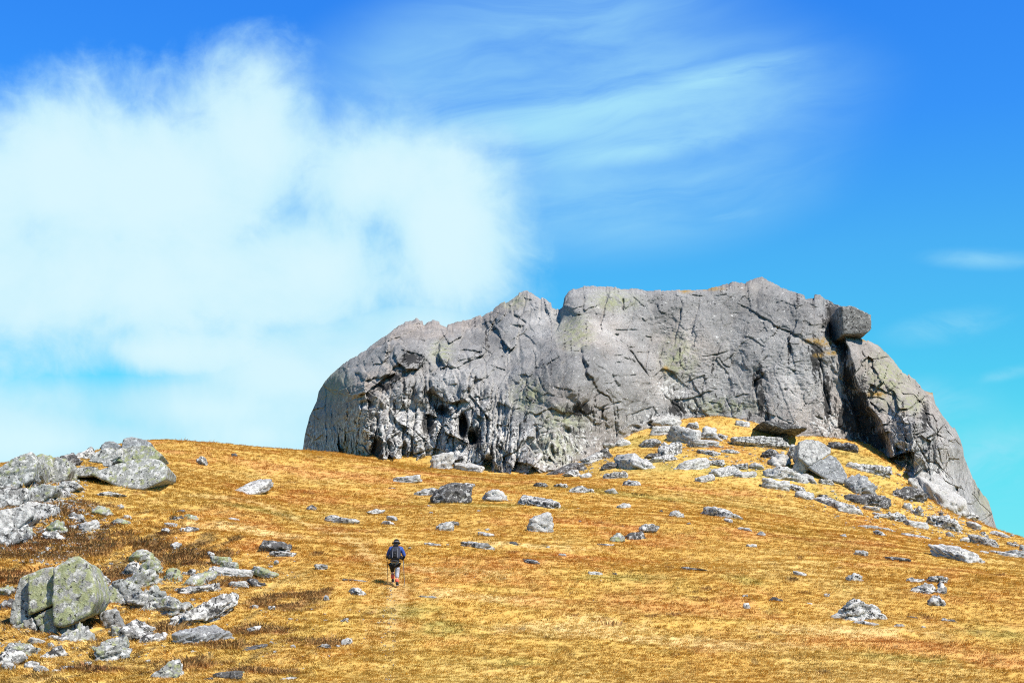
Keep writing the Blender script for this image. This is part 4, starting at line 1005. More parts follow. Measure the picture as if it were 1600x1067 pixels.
A(691, 723, 34, 24, -5, 'block', 'pale', 'boulder', 'pale square boulder at the mouth of the grassy gully by the cave')
A(731, 730, 48, 13, 8, 'slab', 'pale', 'rock_slab', 'long pale boulder under the black cave')
A(731, 706, 26, 32, -10, 'jag', 'dark', 'boulder', 'tall mottled boulder leaning under the black cave')
A(878, 867, 12, 5, 0, 'slab', 'pale', 'stone', 'small pale stone right of the dark white-edged stone')
# --- rocks of the apron under the headwall
A(1014, 693, 26, 14, 8, 'jag', 'mott', 'boulder', 'small mottled boulder alone on the left of the apron turf')
A(1039, 696, 14, 9, 6, 'jag', 'pale', 'stone', 'small pale stone right of the mottled boulder on the apron')
A(1070, 681, 46, 24, 14, 'block', 'pale', 'boulder', 'widest white slab on the apron')
A(1036, 672, 36, 14, -4, 'block', 'pale', 'boulder', 'white slab at the cliff foot left of the widest white slab')
A(1044, 660, 44, 15, 6, 'slab', 'pale', 'boulder', 'white layered slab touching the cliff foot on the apron')
A(1008, 656, 60, 24, -12, 'block', 'pale', 'boulder', 'long mottled bench of rock against the cliff with black holes')
A(1108, 680, 34, 18, 6, 'jag', 'pale', 'boulder', 'peaked white stone right of the widest white slab')
A(1086, 667, 18, 9, 8, 'jag', 'mott', 'stone', 'dark topped stone above the widest white slab')
A(1100, 693, 52, 12, 4, 'slab', 'pale', 'rock_slab', 'flat white plate below the peaked white stone')
A(1128, 682, 18, 8, 20, 'slab', 'mott', 'stone', 'thin stone right of the peaked white stone')
A(1184, 692, 82, 15, 3, 'slab', 'mott', 'rock_slab', 'long pale slab with black underside below the overhang')
A(1160, 662, 24, 8, 8, 'slab', 'pale', 'stone', 'pale stone at the left tip of the overhang')
A(1222, 685, 20, 12, -20, 'block', 'dark', 'stone', 'dark prop stone under the overhang')
A(1107, 708, 34, 8, 11, 'slab', 'mott', 'stone', 'narrow slab alone in mid apron')
A(1142, 705, 26, 8, 6, 'jag', 'mott', 'stone', 'broken little stone left below the long pale slab')
A(1047, 704, 36, 17, -25, 'block', 'mott', 'boulder', 'dark grey tilted block in the rock band of the apron')
A(997, 722, 54, 24, 24, 'jag', 'pale', 'boulder', 'biggest white rock at the left of the rock band')
A(1036, 718, 44, 11, -9, 'jag', 'mott', 'boulder', 'long mottled rock under the tilted block')
A(1019, 712, 24, 9, -10, 'jag', 'dark', 'stone', 'brown dark stone right of the biggest white rock')
A(1081, 727, 46, 15, -11, 'slab', 'pale', 'boulder', 'white wedge in the middle of the rock band')
A(1118, 724, 26, 10, 8, 'jag', 'mott', 'stone', 'grey broken rock right of the white wedge')
A(1135, 736, 34, 12, -20, 'slab', 'pale', 'boulder', 'slanting white stone right below the grey broken rock')
A(1155, 728, 28, 8, -4, 'slab', 'mott', 'stone', 'mottled slab joining the slanting white stone')
A(1182, 728, 26, 9, 4, 'round', 'pale', 'stone', 'rounded white end stone of the rock band')
A(1166, 741, 28, 8, -8, 'slab', 'pale', 'stone', 'pale stone below the rounded end stone')
A(1204, 709, 30, 15, 3, 'round', 'dark', 'boulder', 'black speckled boulder under the long pale slab')
A(1220, 722, 27, 16, -14, 'jag', 'pale', 'boulder', 'white triangular rock below the speckled boulder')
A(1226, 741, 54, 20, 8, 'jag', 'pale', 'boulder', 'broad white broken rock left of the cracked boulder')
A(1211, 756, 44, 16, 6, 'slab', 'pale', 'boulder', 'white slab with black hollow beneath lowest in its heap')
A(1249, 729, 22, 26, 30, 'slab', 'pale', 'rock_slab', 'steep white flake against the cracked boulder')
A(1240, 708, 20, 22, 0, 'jag', 'mott', 'boulder', 'dark mottled rock behind the steep white flake')
A(930, 716, 34, 12, -24, 'slab', 'mott', 'boulder', 'tilted pale and black slab left end of the apron')
A(946, 709, 18, 16, -20, 'block', 'dark', 'boulder', 'brown dark block on top of the tilted slab')
A(958, 728, 38, 12, 2, 'round', 'dark', 'boulder', 'low black bouldery hump below the brown dark block')
A(873, 724, 34, 9, -10, 'jag', 'mott', 'boulder', 'mottled rock at the left corner of the apron')
A(882, 734, 44, 9, -25, 'slab', 'dark', 'rock_slab', 'dark slanting flake under the buttress corner')
A(893, 741, 30, 9, 4, 'jag', 'mott', 'boulder', 'low speckled rock at the very foot of the apron')
A(916, 742, 16, 7, 0, 'jag', 'pale', 'stone', 'small white stone at the foot of the apron')
A(910, 732, 18, 7, -5, 'slab', 'dark', 'stone', 'small dark stone above the small white stone of the apron')
A(972, 691, 22, 12, -14, 'round', 'pale', 'boulder', 'pale round stone on the apron edge beside the buttress')
A(951, 696, 18, 7, -4, 'round', 'pale', 'stone', 'little white stone left of the pale round stone')
# --- boulder field right of the cracked boulder
A(1320, 700, 46, 14, 12, 'slab', 'dark', 'boulder', 'black and white slab between the cracked boulder and the green gully')
A(1368, 734, 44, 15, 5, 'slab', 'mott', 'boulder', 'pale topped slab with black front below the green gully')
A(1336, 729, 28, 9, 16, 'slab', 'pale', 'stone', 'pale slab leaning left of the black fronted slab')
A(1343, 761, 36, 24, 8, 'jag', 'grey', 'boulder', 'grey pyramid boulder right of the cracked boulder')
A(1356, 782, 60, 20, 10, 'block', 'dark', 'boulder', 'long dark block lying below the grey pyramid')
A(1386, 786, 12, 10, 20, 'jag', 'pale', 'stone', 'white chip at the right end of the long dark block')
A(1291, 754, 22, 8, 8, 'slab', 'mott', 'stone', 'low stone under the cracked boulder')
A(1265, 748, 24, 8, 30, 'slab', 'pale', 'stone', 'slanting white sliver left under the cracked boulder')
A(1257, 774, 34, 13, 4, 'round', 'pale', 'boulder', 'rounded white boulder with black left end at the grass edge')
A(1243, 763, 28, 8, 16, 'slab', 'mott', 'stone', 'mottled stone above the rounded white boulder')
A(1298, 786, 54, 12, 22, 'slab', 'mott', 'rock_slab', 'long sloping ledge right of the rounded white boulder')
A(1329, 797, 46, 13, 8, 'jag', 'pale', 'boulder', 'white broken lower end of the long sloping ledge')
A(1286, 776, 14, 7, 0, 'block', 'dark', 'stone', 'dark brown stone at the head of the long sloping ledge')
A(1360, 795, 30, 7, 12, 'slab', 'pale', 'stone', 'white chips in a row under the long dark block')
A(1419, 770, 46, 22, 8, 'jag', 'dark', 'boulder', 'dark speckled wedge left of the great leaning slab')
A(1426, 757, 14, 10, 0, 'jag', 'pale', 'stone', 'pale peak stone on top of the dark speckled wedge')
A(1461, 768, 100, 30, 44, 'slab', 'smooth', 'rock_slab', 'great smooth pale slab leaning on the right foot of the crag')
A(1418, 791, 16, 11, 0, 'round', 'pale', 'stone', 'white stone below the dark speckled wedge')
A(1434, 799, 20, 13, -6, 'jag', 'mott', 'boulder', 'striped stone left above the jumbled outcrop')
A(1402, 809, 32, 13, 10, 'jag', 'mott', 'boulder', 'white and black rock below the long dark block')
A(1380, 806, 26, 7, 10, 'slab', 'pale', 'stone', 'thin white stone left of the white and black rock')
A(1369, 808, 10, 6, 0, 'jag', 'mott', 'stone', 'little grey stone furthest left of the white and black rock')
A(1432, 819, 38, 10, 12, 'slab', 'pale', 'boulder', 'pale tongue of rock joining the jumbled outcrop')
A(1466, 814, 30, 22, 8, 'jag', 'mott', 'boulder', 'left half of the jumbled black and white outcrop')
A(1490, 821, 30, 22, 12, 'jag', 'mott', 'boulder', 'right half of the jumbled black and white outcrop')
A(1484, 836, 16, 8, 10, 'jag', 'pale', 'stone', 'white chip under the jumbled outcrop')
A(1470, 804, 8, 5, 0, 'round', 'dark', 'stone', 'tiny dark stone on top of the jumbled outcrop')
A(1482, 789, 44, 14, 26, 'jag', 'mott', 'boulder', 'upper rubble ledge along the crag foot right of the leaning slab')
A(1508, 804, 40, 15, 30, 'jag', 'mott', 'boulder', 'lower rubble ledge along the crag foot above the jumbled outcrop')
A(1522, 822, 20, 10, 22, 'slab', 'pale', 'boulder', 'white slab right of the jumbled outcrop')
A(1536, 833, 9, 8, 0, 'jag', 'mott', 'stone', 'small stone right below the white slab by the outcrop')
A(1537, 846, 48, 12, 15, 'slab', 'mott', 'boulder', 'long striped rock on the right skyline slope')
A(1510, 843, 20, 6, -8, 'slab', 'pale', 'stone', 'pale sliver left of the long striped rock')
A(1561, 835, 32, 6, 17, 'slab', 'pale', 'stone', 'pale sliver near the right skyline')
A(1582, 850, 16, 5, 15, 'slab', 'mott', 'stone', 'small slab on the right skyline')
A(1598, 857, 10, 10, 0, 'round', 'grey', 'boulder', 'grey stone cut by the right edge of the photo on the skyline')
A(1496, 867, 78, 18, 18, 'slab', 'pale', 'rock_slab', 'great flat pale tongue of slab alone on the right slope')
A(1588, 865, 42, 12, 6, 'round', 'grey', 'boulder', 'rounded grey rock at the right edge below the skyline')
A(1566, 865, 46, 6, 10, 'slab', 'pale', 'stone', 'thin pale ledge left of the rounded grey edge rock')
A(1538, 863, 14, 5, 0, 'slab', 'pale', 'stone', 'small pale stone right of the great flat tongue')
A(1125, 804, 56, 14, 14, 'slab', 'mott', 'rock_slab', 'pale streaked slab alone in the orange grass of the middle slope')
A(1139, 814, 14, 7, 30, 'slab', 'pale', 'stone', 'chip at the lower end of the pale streaked slab')
A(1164, 827, 22, 6, 10, 'slab', 'pale', 'stone', 'thin white stone right below the pale streaked slab')
A(1189, 834, 17, 7, 0, 'round', 'grey', 'stone', 'round grey stone right of the thin white stone')
A(1173, 852, 18, 5, 0, 'slab', 'pale', 'stone', 'low white stone under the round grey stone')
A(1317, 837, 12, 6, 0, 'round', 'grey', 'stone', 'small grey stone in grass below the white broken ledge')
A(1376, 835, 20, 7, 12, 'jag', 'mott', 'stone', 'white and dark stone in the grass below the thin white strips')
A(1356, 823, 32, 5, 4, 'slab', 'pale', 'stone', 'thin white strip of rock, left of two')
A(1383, 827, 24, 5, 8, 'slab', 'pale', 'stone', 'thin white strip of rock, right of two')
A(1345, 864, 20, 7, 10, 'slab', 'mott', 'stone', 'lone white stone with dark right tip mid right slope')
A(1402, 873, 34, 5, 5, 'slab', 'dark', 'stone', 'thin dark strip left of the great flat tongue')
A(1428, 838, 42, 5, 12, 'slab', 'mott', 'stone', 'thin straight ledge running down to the great flat tongue')
A(1249, 896, 18, 6, 16, 'slab', 'pale', 'stone', 'small pale sliver alone left of the white hooked stone')
A(1337, 902, 22, 13, 14, 'jag', 'pale', 'stone', 'white hooked stone above the domed boulder')
A(1431, 906, 26, 9, 6, 'jag', 'mott', 'boulder', 'top left rock of the branching outcrop')
A(1466, 905, 30, 11, 3, 'slab', 'mott', 'boulder', 'top right rock of the branching outcrop')
A(1446, 920, 40, 15, 6, 'jag', 'mott', 'boulder', 'middle rock of the branching outcrop')
A(1471, 922, 18, 13, -10, 'jag', 'mott', 'boulder', 'right arm rock of the branching outcrop')
A(1467, 941, 20, 18, 20, 'jag', 'mott', 'boulder', 'lowest rock of the branching outcrop')
A(1342, 953, 72, 33, 4, 'dome', 'mott', 'boulder', 'big domed boulder, black on the left and grey on the right')
A(1354, 976, 32, 9, 14, 'slab', 'pale', 'rock_slab', 'pale plate lying just below the big domed boulder')
A(1166, 947, 12, 8, 0, 'jag', 'mott', 'stone', 'small black and white stone far left of the domed boulder')
A(1164, 931, 10, 5, 0, 'slab', 'dark', 'stone', 'small dark stone above the black and white one')
A(1213, 937, 17, 8, 14, 'slab', 'dark', 'stone', 'dark pointed stone left of the domed boulder')
A(1265, 944, 10, 5, 8, 'slab', 'mott', 'stone', 'little stone nearest left of the domed boulder')
A(1486, 972, 25, 8, 8, 'slab', 'dark', 'stone', 'dark brown stone below the branching outcrop')
A(1401, 981, 16, 8, 0, 'jag', 'mott', 'stone', 'dark notched stone right of the pale plate')
A(1442, 981, 8, 7, 0, 'round', 'mott', 'stone', 'tiny round stone between the notched and the brown stone')
A(1426, 965, 18, 4, 8, 'slab', 'dark', 'stone', 'thin dark stone right of the big domed boulder')
A(1292, 929, 8, 4, 0, 'slab', 'mott', 'stone', 'tiny stone above left of the domed boulder')
# --- left part of the slope
A(316, 720, 15, 11, 0, 'jag', 'mott', 'stone', 'dark speckled stone near the left crest')
A(366, 711, 10, 5, 0, 'jag', 'dark', 'stone', 'tiny dark stone under the skyline of the left crest')
A(387.6, 764, 62, 12, -24, 'slab', 'pale', 'rock_slab', 'long pale bar of rock slanting up to the right on the left slope')
A(487, 794, 19, 9, 2, 'round', 'dark', 'boulder', 'lone dark round stone on the green shelf of the path')
A(535, 812, 46, 8, 9, 'slab', 'mott', 'rock_slab', 'low black and white streak of rock above the path')
A(431, 855, 48, 15, 4, 'slab', 'dark', 'boulder', 'dark striped boulder left of the path')
A(441, 865, 40, 6, 3, 'slab', 'mott', 'stone', 'low pale ledge under the dark striped boulder')
A(364, 812, 21, 8, 3, 'round', 'pale', 'stone', 'white stone in yellow grass above the striped boulder')
A(298, 811, 30, 12, 3, 'round', 'green', 'boulder', 'white and greenish rock right end of its pair left of the path')
A(273, 811, 24, 9, -5, 'jag', 'dark', 'boulder', 'dark rock left of the white and greenish one')
A(280, 800, 14, 6, 0, 'jag', 'dark', 'stone', 'small dark stone above the white and greenish rock')
A(267, 820, 20, 6, 5, 'slab', 'pale', 'stone', 'white low stone under the dark rock')
A(258, 828, 15, 8, 0, 'jag', 'mott', 'stone', 'mottled stone under the white low stone')
A(293, 829, 36, 11, 4, 'jag', 'mott', 'boulder', 'dark topped white rock below the greenish pair')
A(273, 852, 15, 8, 0, 'jag', 'mott', 'stone', 'small mottled stone below the dark topped white rock')
A(330, 865, 12, 7, 0, 'round', 'pale', 'stone', 'white pebble-like stone in the red heather')
A(345, 874, 30, 9, 4, 'slab', 'green', 'stone', 'greenish flat stone at the edge of the red heather')
A(588, 799, 26, 6, -8, 'jag', 'mott', 'stone', 'speckled low stone above the walker near the path')
A(607, 817, 19, 6, 10, 'slab', 'mott', 'stone', 'small striped stone right above the walker')
A(613, 809, 16, 5, 8, 'slab', 'pale', 'stone', 'small pale stone over the striped one above the walker')
A(613, 764, 12, 4, 0, 'slab', 'mott', 'stone', 'tiny stone under the flat oval stone')
A(271, 900, 32, 21, 3, 'round', 'green', 'boulder', 'rounded yellow-green boulder beside the red heather')
A(296, 896, 20, 9, 0, 'jag', 'mott', 'stone', 'mottled stone right of the rounded yellow-green boulder')
A(310, 906, 46, 15, -16, 'slab', 'green', 'rock_slab', 'upper plate of the layered slab pair in the lower left')
A(301, 921, 54, 10, -8, 'slab', 'mott', 'rock_slab', 'lower plate of the layered slab pair in the lower left')
A(331, 917, 24, 10, -18, 'slab', 'mott', 'stone', 'small plate right of the layered slab pair')
A(359, 882, 28, 10, 3, 'slab', 'green', 'rock_slab', 'pale slab with dark underside over the long white slab')
A(364, 893, 58, 11, 4, 'slab', 'pale', 'rock_slab', 'long white slab below the red heather')
A(333, 892, 24, 12, -20, 'jag', 'mott', 'stone', 'dark broken rock left of the long white slab')
A(413, 893, 38, 9, 20, 'slab', 'green', 'rock_slab', 'smooth pale slab tilting down right of the long white slab')
A(373, 912, 32, 8, 0, 'slab', 'pale', 'stone', 'low white stone right of the layered slabs')
A(404, 911, 30, 8, 6, 'jag', 'dark', 'stone', 'dark crumbly rock right of the low white stone')
A(502, 885, 20, 6, 3, 'slab', 'mott', 'stone', 'small black and white stone left of the walker')
A(432, 877, 8, 5, 0, 'round', 'pale', 'stone', 'tiny white stone below the dark striped boulder')
A(555, 908, 42, 5, 6, 'slab', 'dark', 'rock_slab', 'thin dark ledge in the grass left of the walker')
A(560, 925, 22, 9, 12, 'jag', 'mott', 'stone', 'pale stone below the thin dark ledge left of the walker')
A(397, 947, 13, 6, 0, 'round', 'pale', 'stone', 'white stone in the grass below the dark crumbly rock')
A(510, 933, 9, 6, 0, 'jag', 'grey', 'stone', 'small grey pointed stone left below the walker')
A(425, 949, 10, 5, 0, 'slab', 'pale', 'stone', 'little pale stone in the combed grass')
A(323, 957, 72, 24, -27, 'jag', 'mott', 'boulder', 'long knobbly black and white ridge of rock in the lower left')
A(275, 968, 28, 14, -18, 'jag', 'mott', 'boulder', 'mottled rock at the lower left end of the knobbly ridge')
A(319, 996, 80, 22, -10, 'slab', 'grey', 'rock_slab', 'smooth blue-grey slab alone in the grass at lower left')
A(542, 1001, 19, 10, -12, 'round', 'pale', 'stone', 'white stone in the bottom grass below the walker')
A(506, 1011, 21, 9, 4, 'jag', 'mott', 'stone', 'black and white stone left of the white stone in the bottom grass')
A(397, 981, 16, 7, -10, 'jag', 'mott', 'stone', 'mottled stone right of the blue-grey slab')
A(390, 1014, 48, 7, -17, 'slab', 'dark', 'stone', 'thin dark ledge under the blue-grey slab')
A(305, 1020, 22, 8, -14, 'jag', 'mott', 'stone', 'small mottled stone under the blue-grey slab')
A(357, 1056, 40, 11, -5, 'slab', 'dark', 'rock_slab', 'black fronted slab at the bottom edge of the photo')
A(372, 1052, 20, 6, -8, 'slab', 'green', 'stone', 'pale cap of the black fronted slab at the bottom edge')
A(262, 1050, 66, 22, -25, 'jag', 'mott', 'boulder', 'white broken ridge at the bottom edge left of the black slab')
A(325, 1061, 16, 5, 0, 'slab', 'dark', 'stone', 'small dark stone at the bottom edge')
A(450, 1061, 28, 5, -10, 'slab', 'mott', 'stone', 'low stone at the bottom edge right of the black slab')
A(457, 1011, 12, 5, 0, 'round', 'pale', 'stone', 'tiny white stone left of the black and white stone')
A(537, 970, 16, 6, -18, 'slab', 'dark', 'stone', 'dark low stone above the white stone in the bottom grass')
A(222, 868, 43, 18, 2, 'round', 'green', 'boulder', 'flat topped pale boulder standing furthest back in its chain')
A(236, 888, 40, 26, 4, 'round', 'green', 'boulder', 'round green boulder under the flat topped pale one')
A(205, 889, 26, 18, 10, 'jag', 'mott', 'boulder', 'broken mottled rock left of the round green boulder')
A(226, 908, 56, 26, -10, 'jag', 'mott', 'boulder', 'mottled rock below the round green boulder')
A(237, 936, 68, 34, 2, 'dome', 'moss', 'boulder', 'broad domed pale boulder right of the angular grey one')
A(273, 947, 60, 28, -4, 'jag', 'pale', 'boulder', 'wide pale mottled rock right of the broad domed boulder')
A(158, 906, 28, 18, 10, 'jag', 'mott', 'boulder', 'mottled rock wedged above the angular grey boulder')
A(177, 966, 34, 28, -20, 'block', 'grey', 'boulder', 'tilted blue-grey block below the angular grey boulder')
A(150, 946, 26, 22, 5, 'jag', 'moss', 'boulder', 'pale rock wedged against the right of the big jointed boulder')
A(184, 986, 26, 16, -15, 'jag', 'pale', 'boulder', 'white rock under the tilted blue-grey block')
A(212, 989, 58, 26, -14, 'jag', 'mott', 'boulder', 'upper part of the mottled rubble ridge in lower left')
A(176, 1013, 70, 36, -26, 'jag', 'mott', 'boulder', 'lower part of the mottled rubble ridge in lower left')
A(237, 999, 36, 12, -16, 'jag', 'mott', 'boulder', 'right tail of the mottled rubble ridge')
A(118, 993, 62, 28, -36, 'jag', 'pale', 'boulder', 'white slanting rock below the big jointed boulder')
A(83, 1022, 44, 18, -26, 'jag', 'mott', 'boulder', 'mottled white rock lower left of the white slanting rock')
A(30, 1018, 66, 34, -12, 'jag', 'mott', 'boulder', 'broken white rock under the left of the big jointed boulder')
A(8, 1034, 44, 22, 0, 'jag', 'mott', 'boulder', 'white rock at the left edge under the jointed boulder')
A(8, 922, 34, 14, -4, 'jag', 'mott', 'boulder', 'pale rock at the left edge beside the jointed boulder')
A(14, 946, 20, 14, 0, 'jag', 'dark', 'boulder', 'dark rock tucked left of the jointed boulder')
A(231, 1035, 11, 8, 0, 'round', 'pale', 'stone', 'small white stone in the grass under the rubble ridge')
# --- broken ground at the far left
A(4, 750, 26, 20, 0, 'jag', 'mott', 'boulder', 'mottled rock at the left edge by the skyline')
A(48, 758, 26, 12, 0, 'jag', 'dark', 'boulder', 'dark rock at the foot of the greenish bank')
A(92, 763, 50, 8, -3, 'jag', 'pale', 'stone', 'row of low white stone along the foot of the greenish bank')
A(128, 712, 40, 16, -22, 'jag', 'mott', 'boulder', 'dark mottled rock on the skyline left of the outcrop')
A(111, 721, 30, 14, -10, 'jag', 'dark', 'boulder', 'dark rubble rock between skyline rock and outcrop')
A(42, 790, 30, 12, -8, 'jag', 'pale', 'boulder', 'white rock above the large white broken one')
A(90, 824, 36, 22, 3, 'dome', 'green', 'boulder', 'yellow-green domed rock in the middle of the rubble')
A(139, 822, 30, 15, -20, 'block', 'pale', 'boulder', 'pale block right of the yellow-green domed rock')
A(122, 811, 26, 12, 0, 'jag', 'mott', 'boulder', 'speckled rock above the pale block')
A(162, 799, 32, 17, 4, 'round', 'green', 'boulder', 'round rock with black shade beneath, right end of the rubble')
A(189, 816, 34, 13, 8, 'round', 'green', 'boulder', 'smooth pale yellow rock right below the round rock')
A(200, 808, 14, 9, 0, 'jag', 'pale', 'stone', 'white stone over the smooth pale yellow rock')
A(112, 784, 16, 8, 0, 'round', 'green', 'stone', 'small green white stone above the rubble')
A(94, 784, 16, 6, -5, 'slab', 'pale', 'stone', 'low white stone left of the small green white stone')
A(72, 783, 20, 7, 0, 'slab', 'pale', 'stone', 'pale stone at the upper edge of the rubble')
A(171, 771, 40, 6, 0, 'jag', 'mott', 'stone', 'dotted line of stone in the turf under the slanting slab')
A(188, 792, 12, 8, 0, 'jag', 'mott', 'stone', 'mottled stone above right of the round rock')
A(43, 831, 24, 13, 0, 'round', 'moss', 'boulder', 'grey green stone under the large white broken rock')
A(9, 851, 16, 10, 0, 'jag', 'grey', 'stone', 'grey stone at the left edge low in the rubble')
A(67, 864, 18, 8, -8, 'jag', 'pale', 'stone', 'white stone lowest in the rubble')
A(78, 857, 16, 6, -8, 'slab', 'pale', 'stone', 'white sliver right of the lowest rubble stone')
A(83, 838, 30, 10, -6, 'jag', 'mott', 'boulder', 'mottled rock just under the yellow-green domed rock')
A(225, 757, 40, 8, -12, 'jag', 'mott', 'stone', 'dark rubble in the shade under the slanting slab')

NAMECAT = {'boulder': 'rock', 'rock_slab': 'rock slab', 'stone': 'stone', 'outcrop': 'outcrop'}
for k, (cx_, cy_, ln, th, tl, kd, mt_, nm, lb) in enumerate(R):
    if cx_ < 300 and cy_ > 850 and mt_ in ('mott', 'pale') and k % 2: mt_ = 'moss'
    rock(nm, cx_, cy_, ln, th, tl, kd, mt_, lb, NAMECAT[nm], seed=200 + k * 3)

# loose small stones too alike to tell apart: individuals that share a zone label
rngs = np.random.default_rng(77)
SMALL = [  # zone ellipse, count, size range, label, group
    ((70, 830, 90, 50), 30, (5, 12), 'small white stone lying loose in the brown rubble at far left', 'loose stones in the far left rubble'),
    ((300, 890, 150, 50), 16, (4, 9), 'small pale stone lying in the red heather of the lower left', 'loose stones in the red heather'),
    ((420, 980, 150, 70), 16, (4, 8), 'small stone half sunk in the combed yellow grass at lower left', 'stones in the combed grass'),
    ((1130, 715, 110, 26), 14, (4, 9), 'small pale stone among the rocks of the apron', 'loose stones on the apron'),
    ((1370, 780, 110, 45), 22, (4, 9), 'small pale stone in the boulder field at the right', 'loose stones in the boulder field'),
    ((1530, 845, 70, 24), 14, (4, 9), 'small pale stone on the right skyline slope', 'loose stones on the right skyline slope'),
    ((55, 762, 75, 22), 16, (7, 15), 'pale angular stone packed in the bank below the left skyline', 'stones packed in the left bank'),
    ((35, 815, 55, 42), 24, (7, 16), 'white angular stone packed in the thick of the left edge rubble', 'stones packed at the left edge'),
    ((45, 795, 80, 62), 30, (13, 30), 'pale broken block in the continuous outcrop along the left edge', 'broken blocks of the left outcrop'),
    ((60, 1030, 90, 32), 16, (11, 26), 'mottled broken block in the bottom left corner under the jointed boulder', 'broken blocks in the bottom left corner'),
    ((800, 830, 330, 60), 12, (4, 8), 'tiny stone sunk in the open grass above the walker', 'tiny stones in the open grass'),
    ((140, 980, 130, 60), 18, (4, 9), 'small white stone lying below the jointed boulder and its neighbours', 'loose stones below the jointed boulder'),
]
small_proto = {}
for z_, n_, (s0, s1_), lb, gp in SMALL:
    px_ = []; 
    while len(px_) < n_:
        a, b = rngs.uniform(-1, 1, 2)
        if a * a + b * b < 1: px_.append((z_[0] + a * z_[2], z_[1] + b * z_[3]))
    px_ = np.array(px_); hx_ = hit(px_[:, 0], px_[:, 1])
    for k in range(n_):
        key = rngs.integers(0, 9)
        if key not in small_proto:
            v, f = shape_rock(900 + int(key), (1, .8, .6), ('jag', 'block', 'round')[key % 3], 3)
            small_proto[key] = mesh_np('stone', v, f); small_proto[key].materials.append(RM[('pale', 'mott', 'pale', 'moss', 'pale', 'mott', 'grey', 'pale', 'mott')[key]])
        o = link('boulder' if 'broken block' in lb else 'stone', small_proto[key], None, None, lb, 'rock' if 'broken block' in lb else 'stone', gp)
        s_ = rngs.uniform(s0, s1_) * hx_[1][k] / F_PX
        o.location = (hx_[0][k], hx_[1][k], hx_[2][k] + .08 * s_)
        o.scale = (s_, s_ * rngs.uniform(.7, 1.1), s_ * rngs.uniform(.7, 1.1)); o.rotation_euler = (rngs.uniform(-.3, .3), rngs.uniform(-.3, .3), rngs.uniform(0, 6.28))
# ------------------------------------------------------------------ grass, heather, rubble (uncountable: point clouds with real tufts)
FP = np.array(FOOTPRINT)
def clear_of_rocks(x, y):
    ok = np.ones(len(x), bool)
    for k in range(0, len(x), 20000):
        d = np.hypot(x[k:k + 20000, None] - FP[None, :, 0], (y[k:k + 20000, None] - FP[None, :, 1]) * .9)
        ok[k:k + 20000] = (d > FP[None, :, 2] * .62).all(1)
    return ok

def tuft_mesh(name, seed, n, h, spread, w, lean):
    rng = np.random.default_rng(seed); V_, F_ = [], []
    for i in range(n):
        a = rng.uniform(0, 2 * math.pi); r = spread * math.sqrt(rng.uniform())
        bx_, by_ = r * math.cos(a), r * math.sin(a)
        hh = h * rng.uniform(.55, 1.15); ww = w * rng.uniform(.7, 1.3)
        la = a * .35 + rng.normal(0, .8)
        lx, ly = lean * hh + math.cos(a) * .35 * hh, math.sin(a) * .45 * hh
        tx, ty = -math.sin(la), math.cos(la)
        b0 = len(V_)
        for (t, k) in ((0, 1.0), (.55, .8), (1.0, .12)):
            cx_ = bx_ + lx * t * t; cy_ = by_ + ly * t * t; z_ = hh * (t - .28 * t * t) - .03
            V_.append((cx_ - tx * ww * k / 2, cy_ - ty * ww * k / 2, z_)); V_.append((cx_ + tx * ww * k / 2, cy_ + ty * ww * k / 2, z_))
        F_ += [(b0, b0 + 1, b0 + 3, b0 + 2), (b0 + 2, b0 + 3, b0 + 5, b0 + 4)]
    return mesh_np(name, V_, F_, smooth=True)

def grass_mat(name, tip=1.25):
    m_, t, b = new_mat(name)
    a = t.attr('turf', 'INSTANCER').outputs['Color']
    oi = t.n.new('ShaderNodeObjectInfo')
    tco = t.n.new('ShaderNodeTexCoord')
    sp = t.n.new('ShaderNodeSeparateXYZ'); t.l.new(tco.outputs['Object'], sp.inputs[0])
    ps = t.noise(tco.outputs['Object'], 30, 2, .5)
    k = t.smooth(ps, .3, .7, .78, tip)
    t.l.new(t.vmath('SCALE', a, k), b.inputs['Base Color'])
    b.inputs['Roughness'].default_value = .8
    b.inputs['Specular IOR Level'].default_value = .15
    return m_

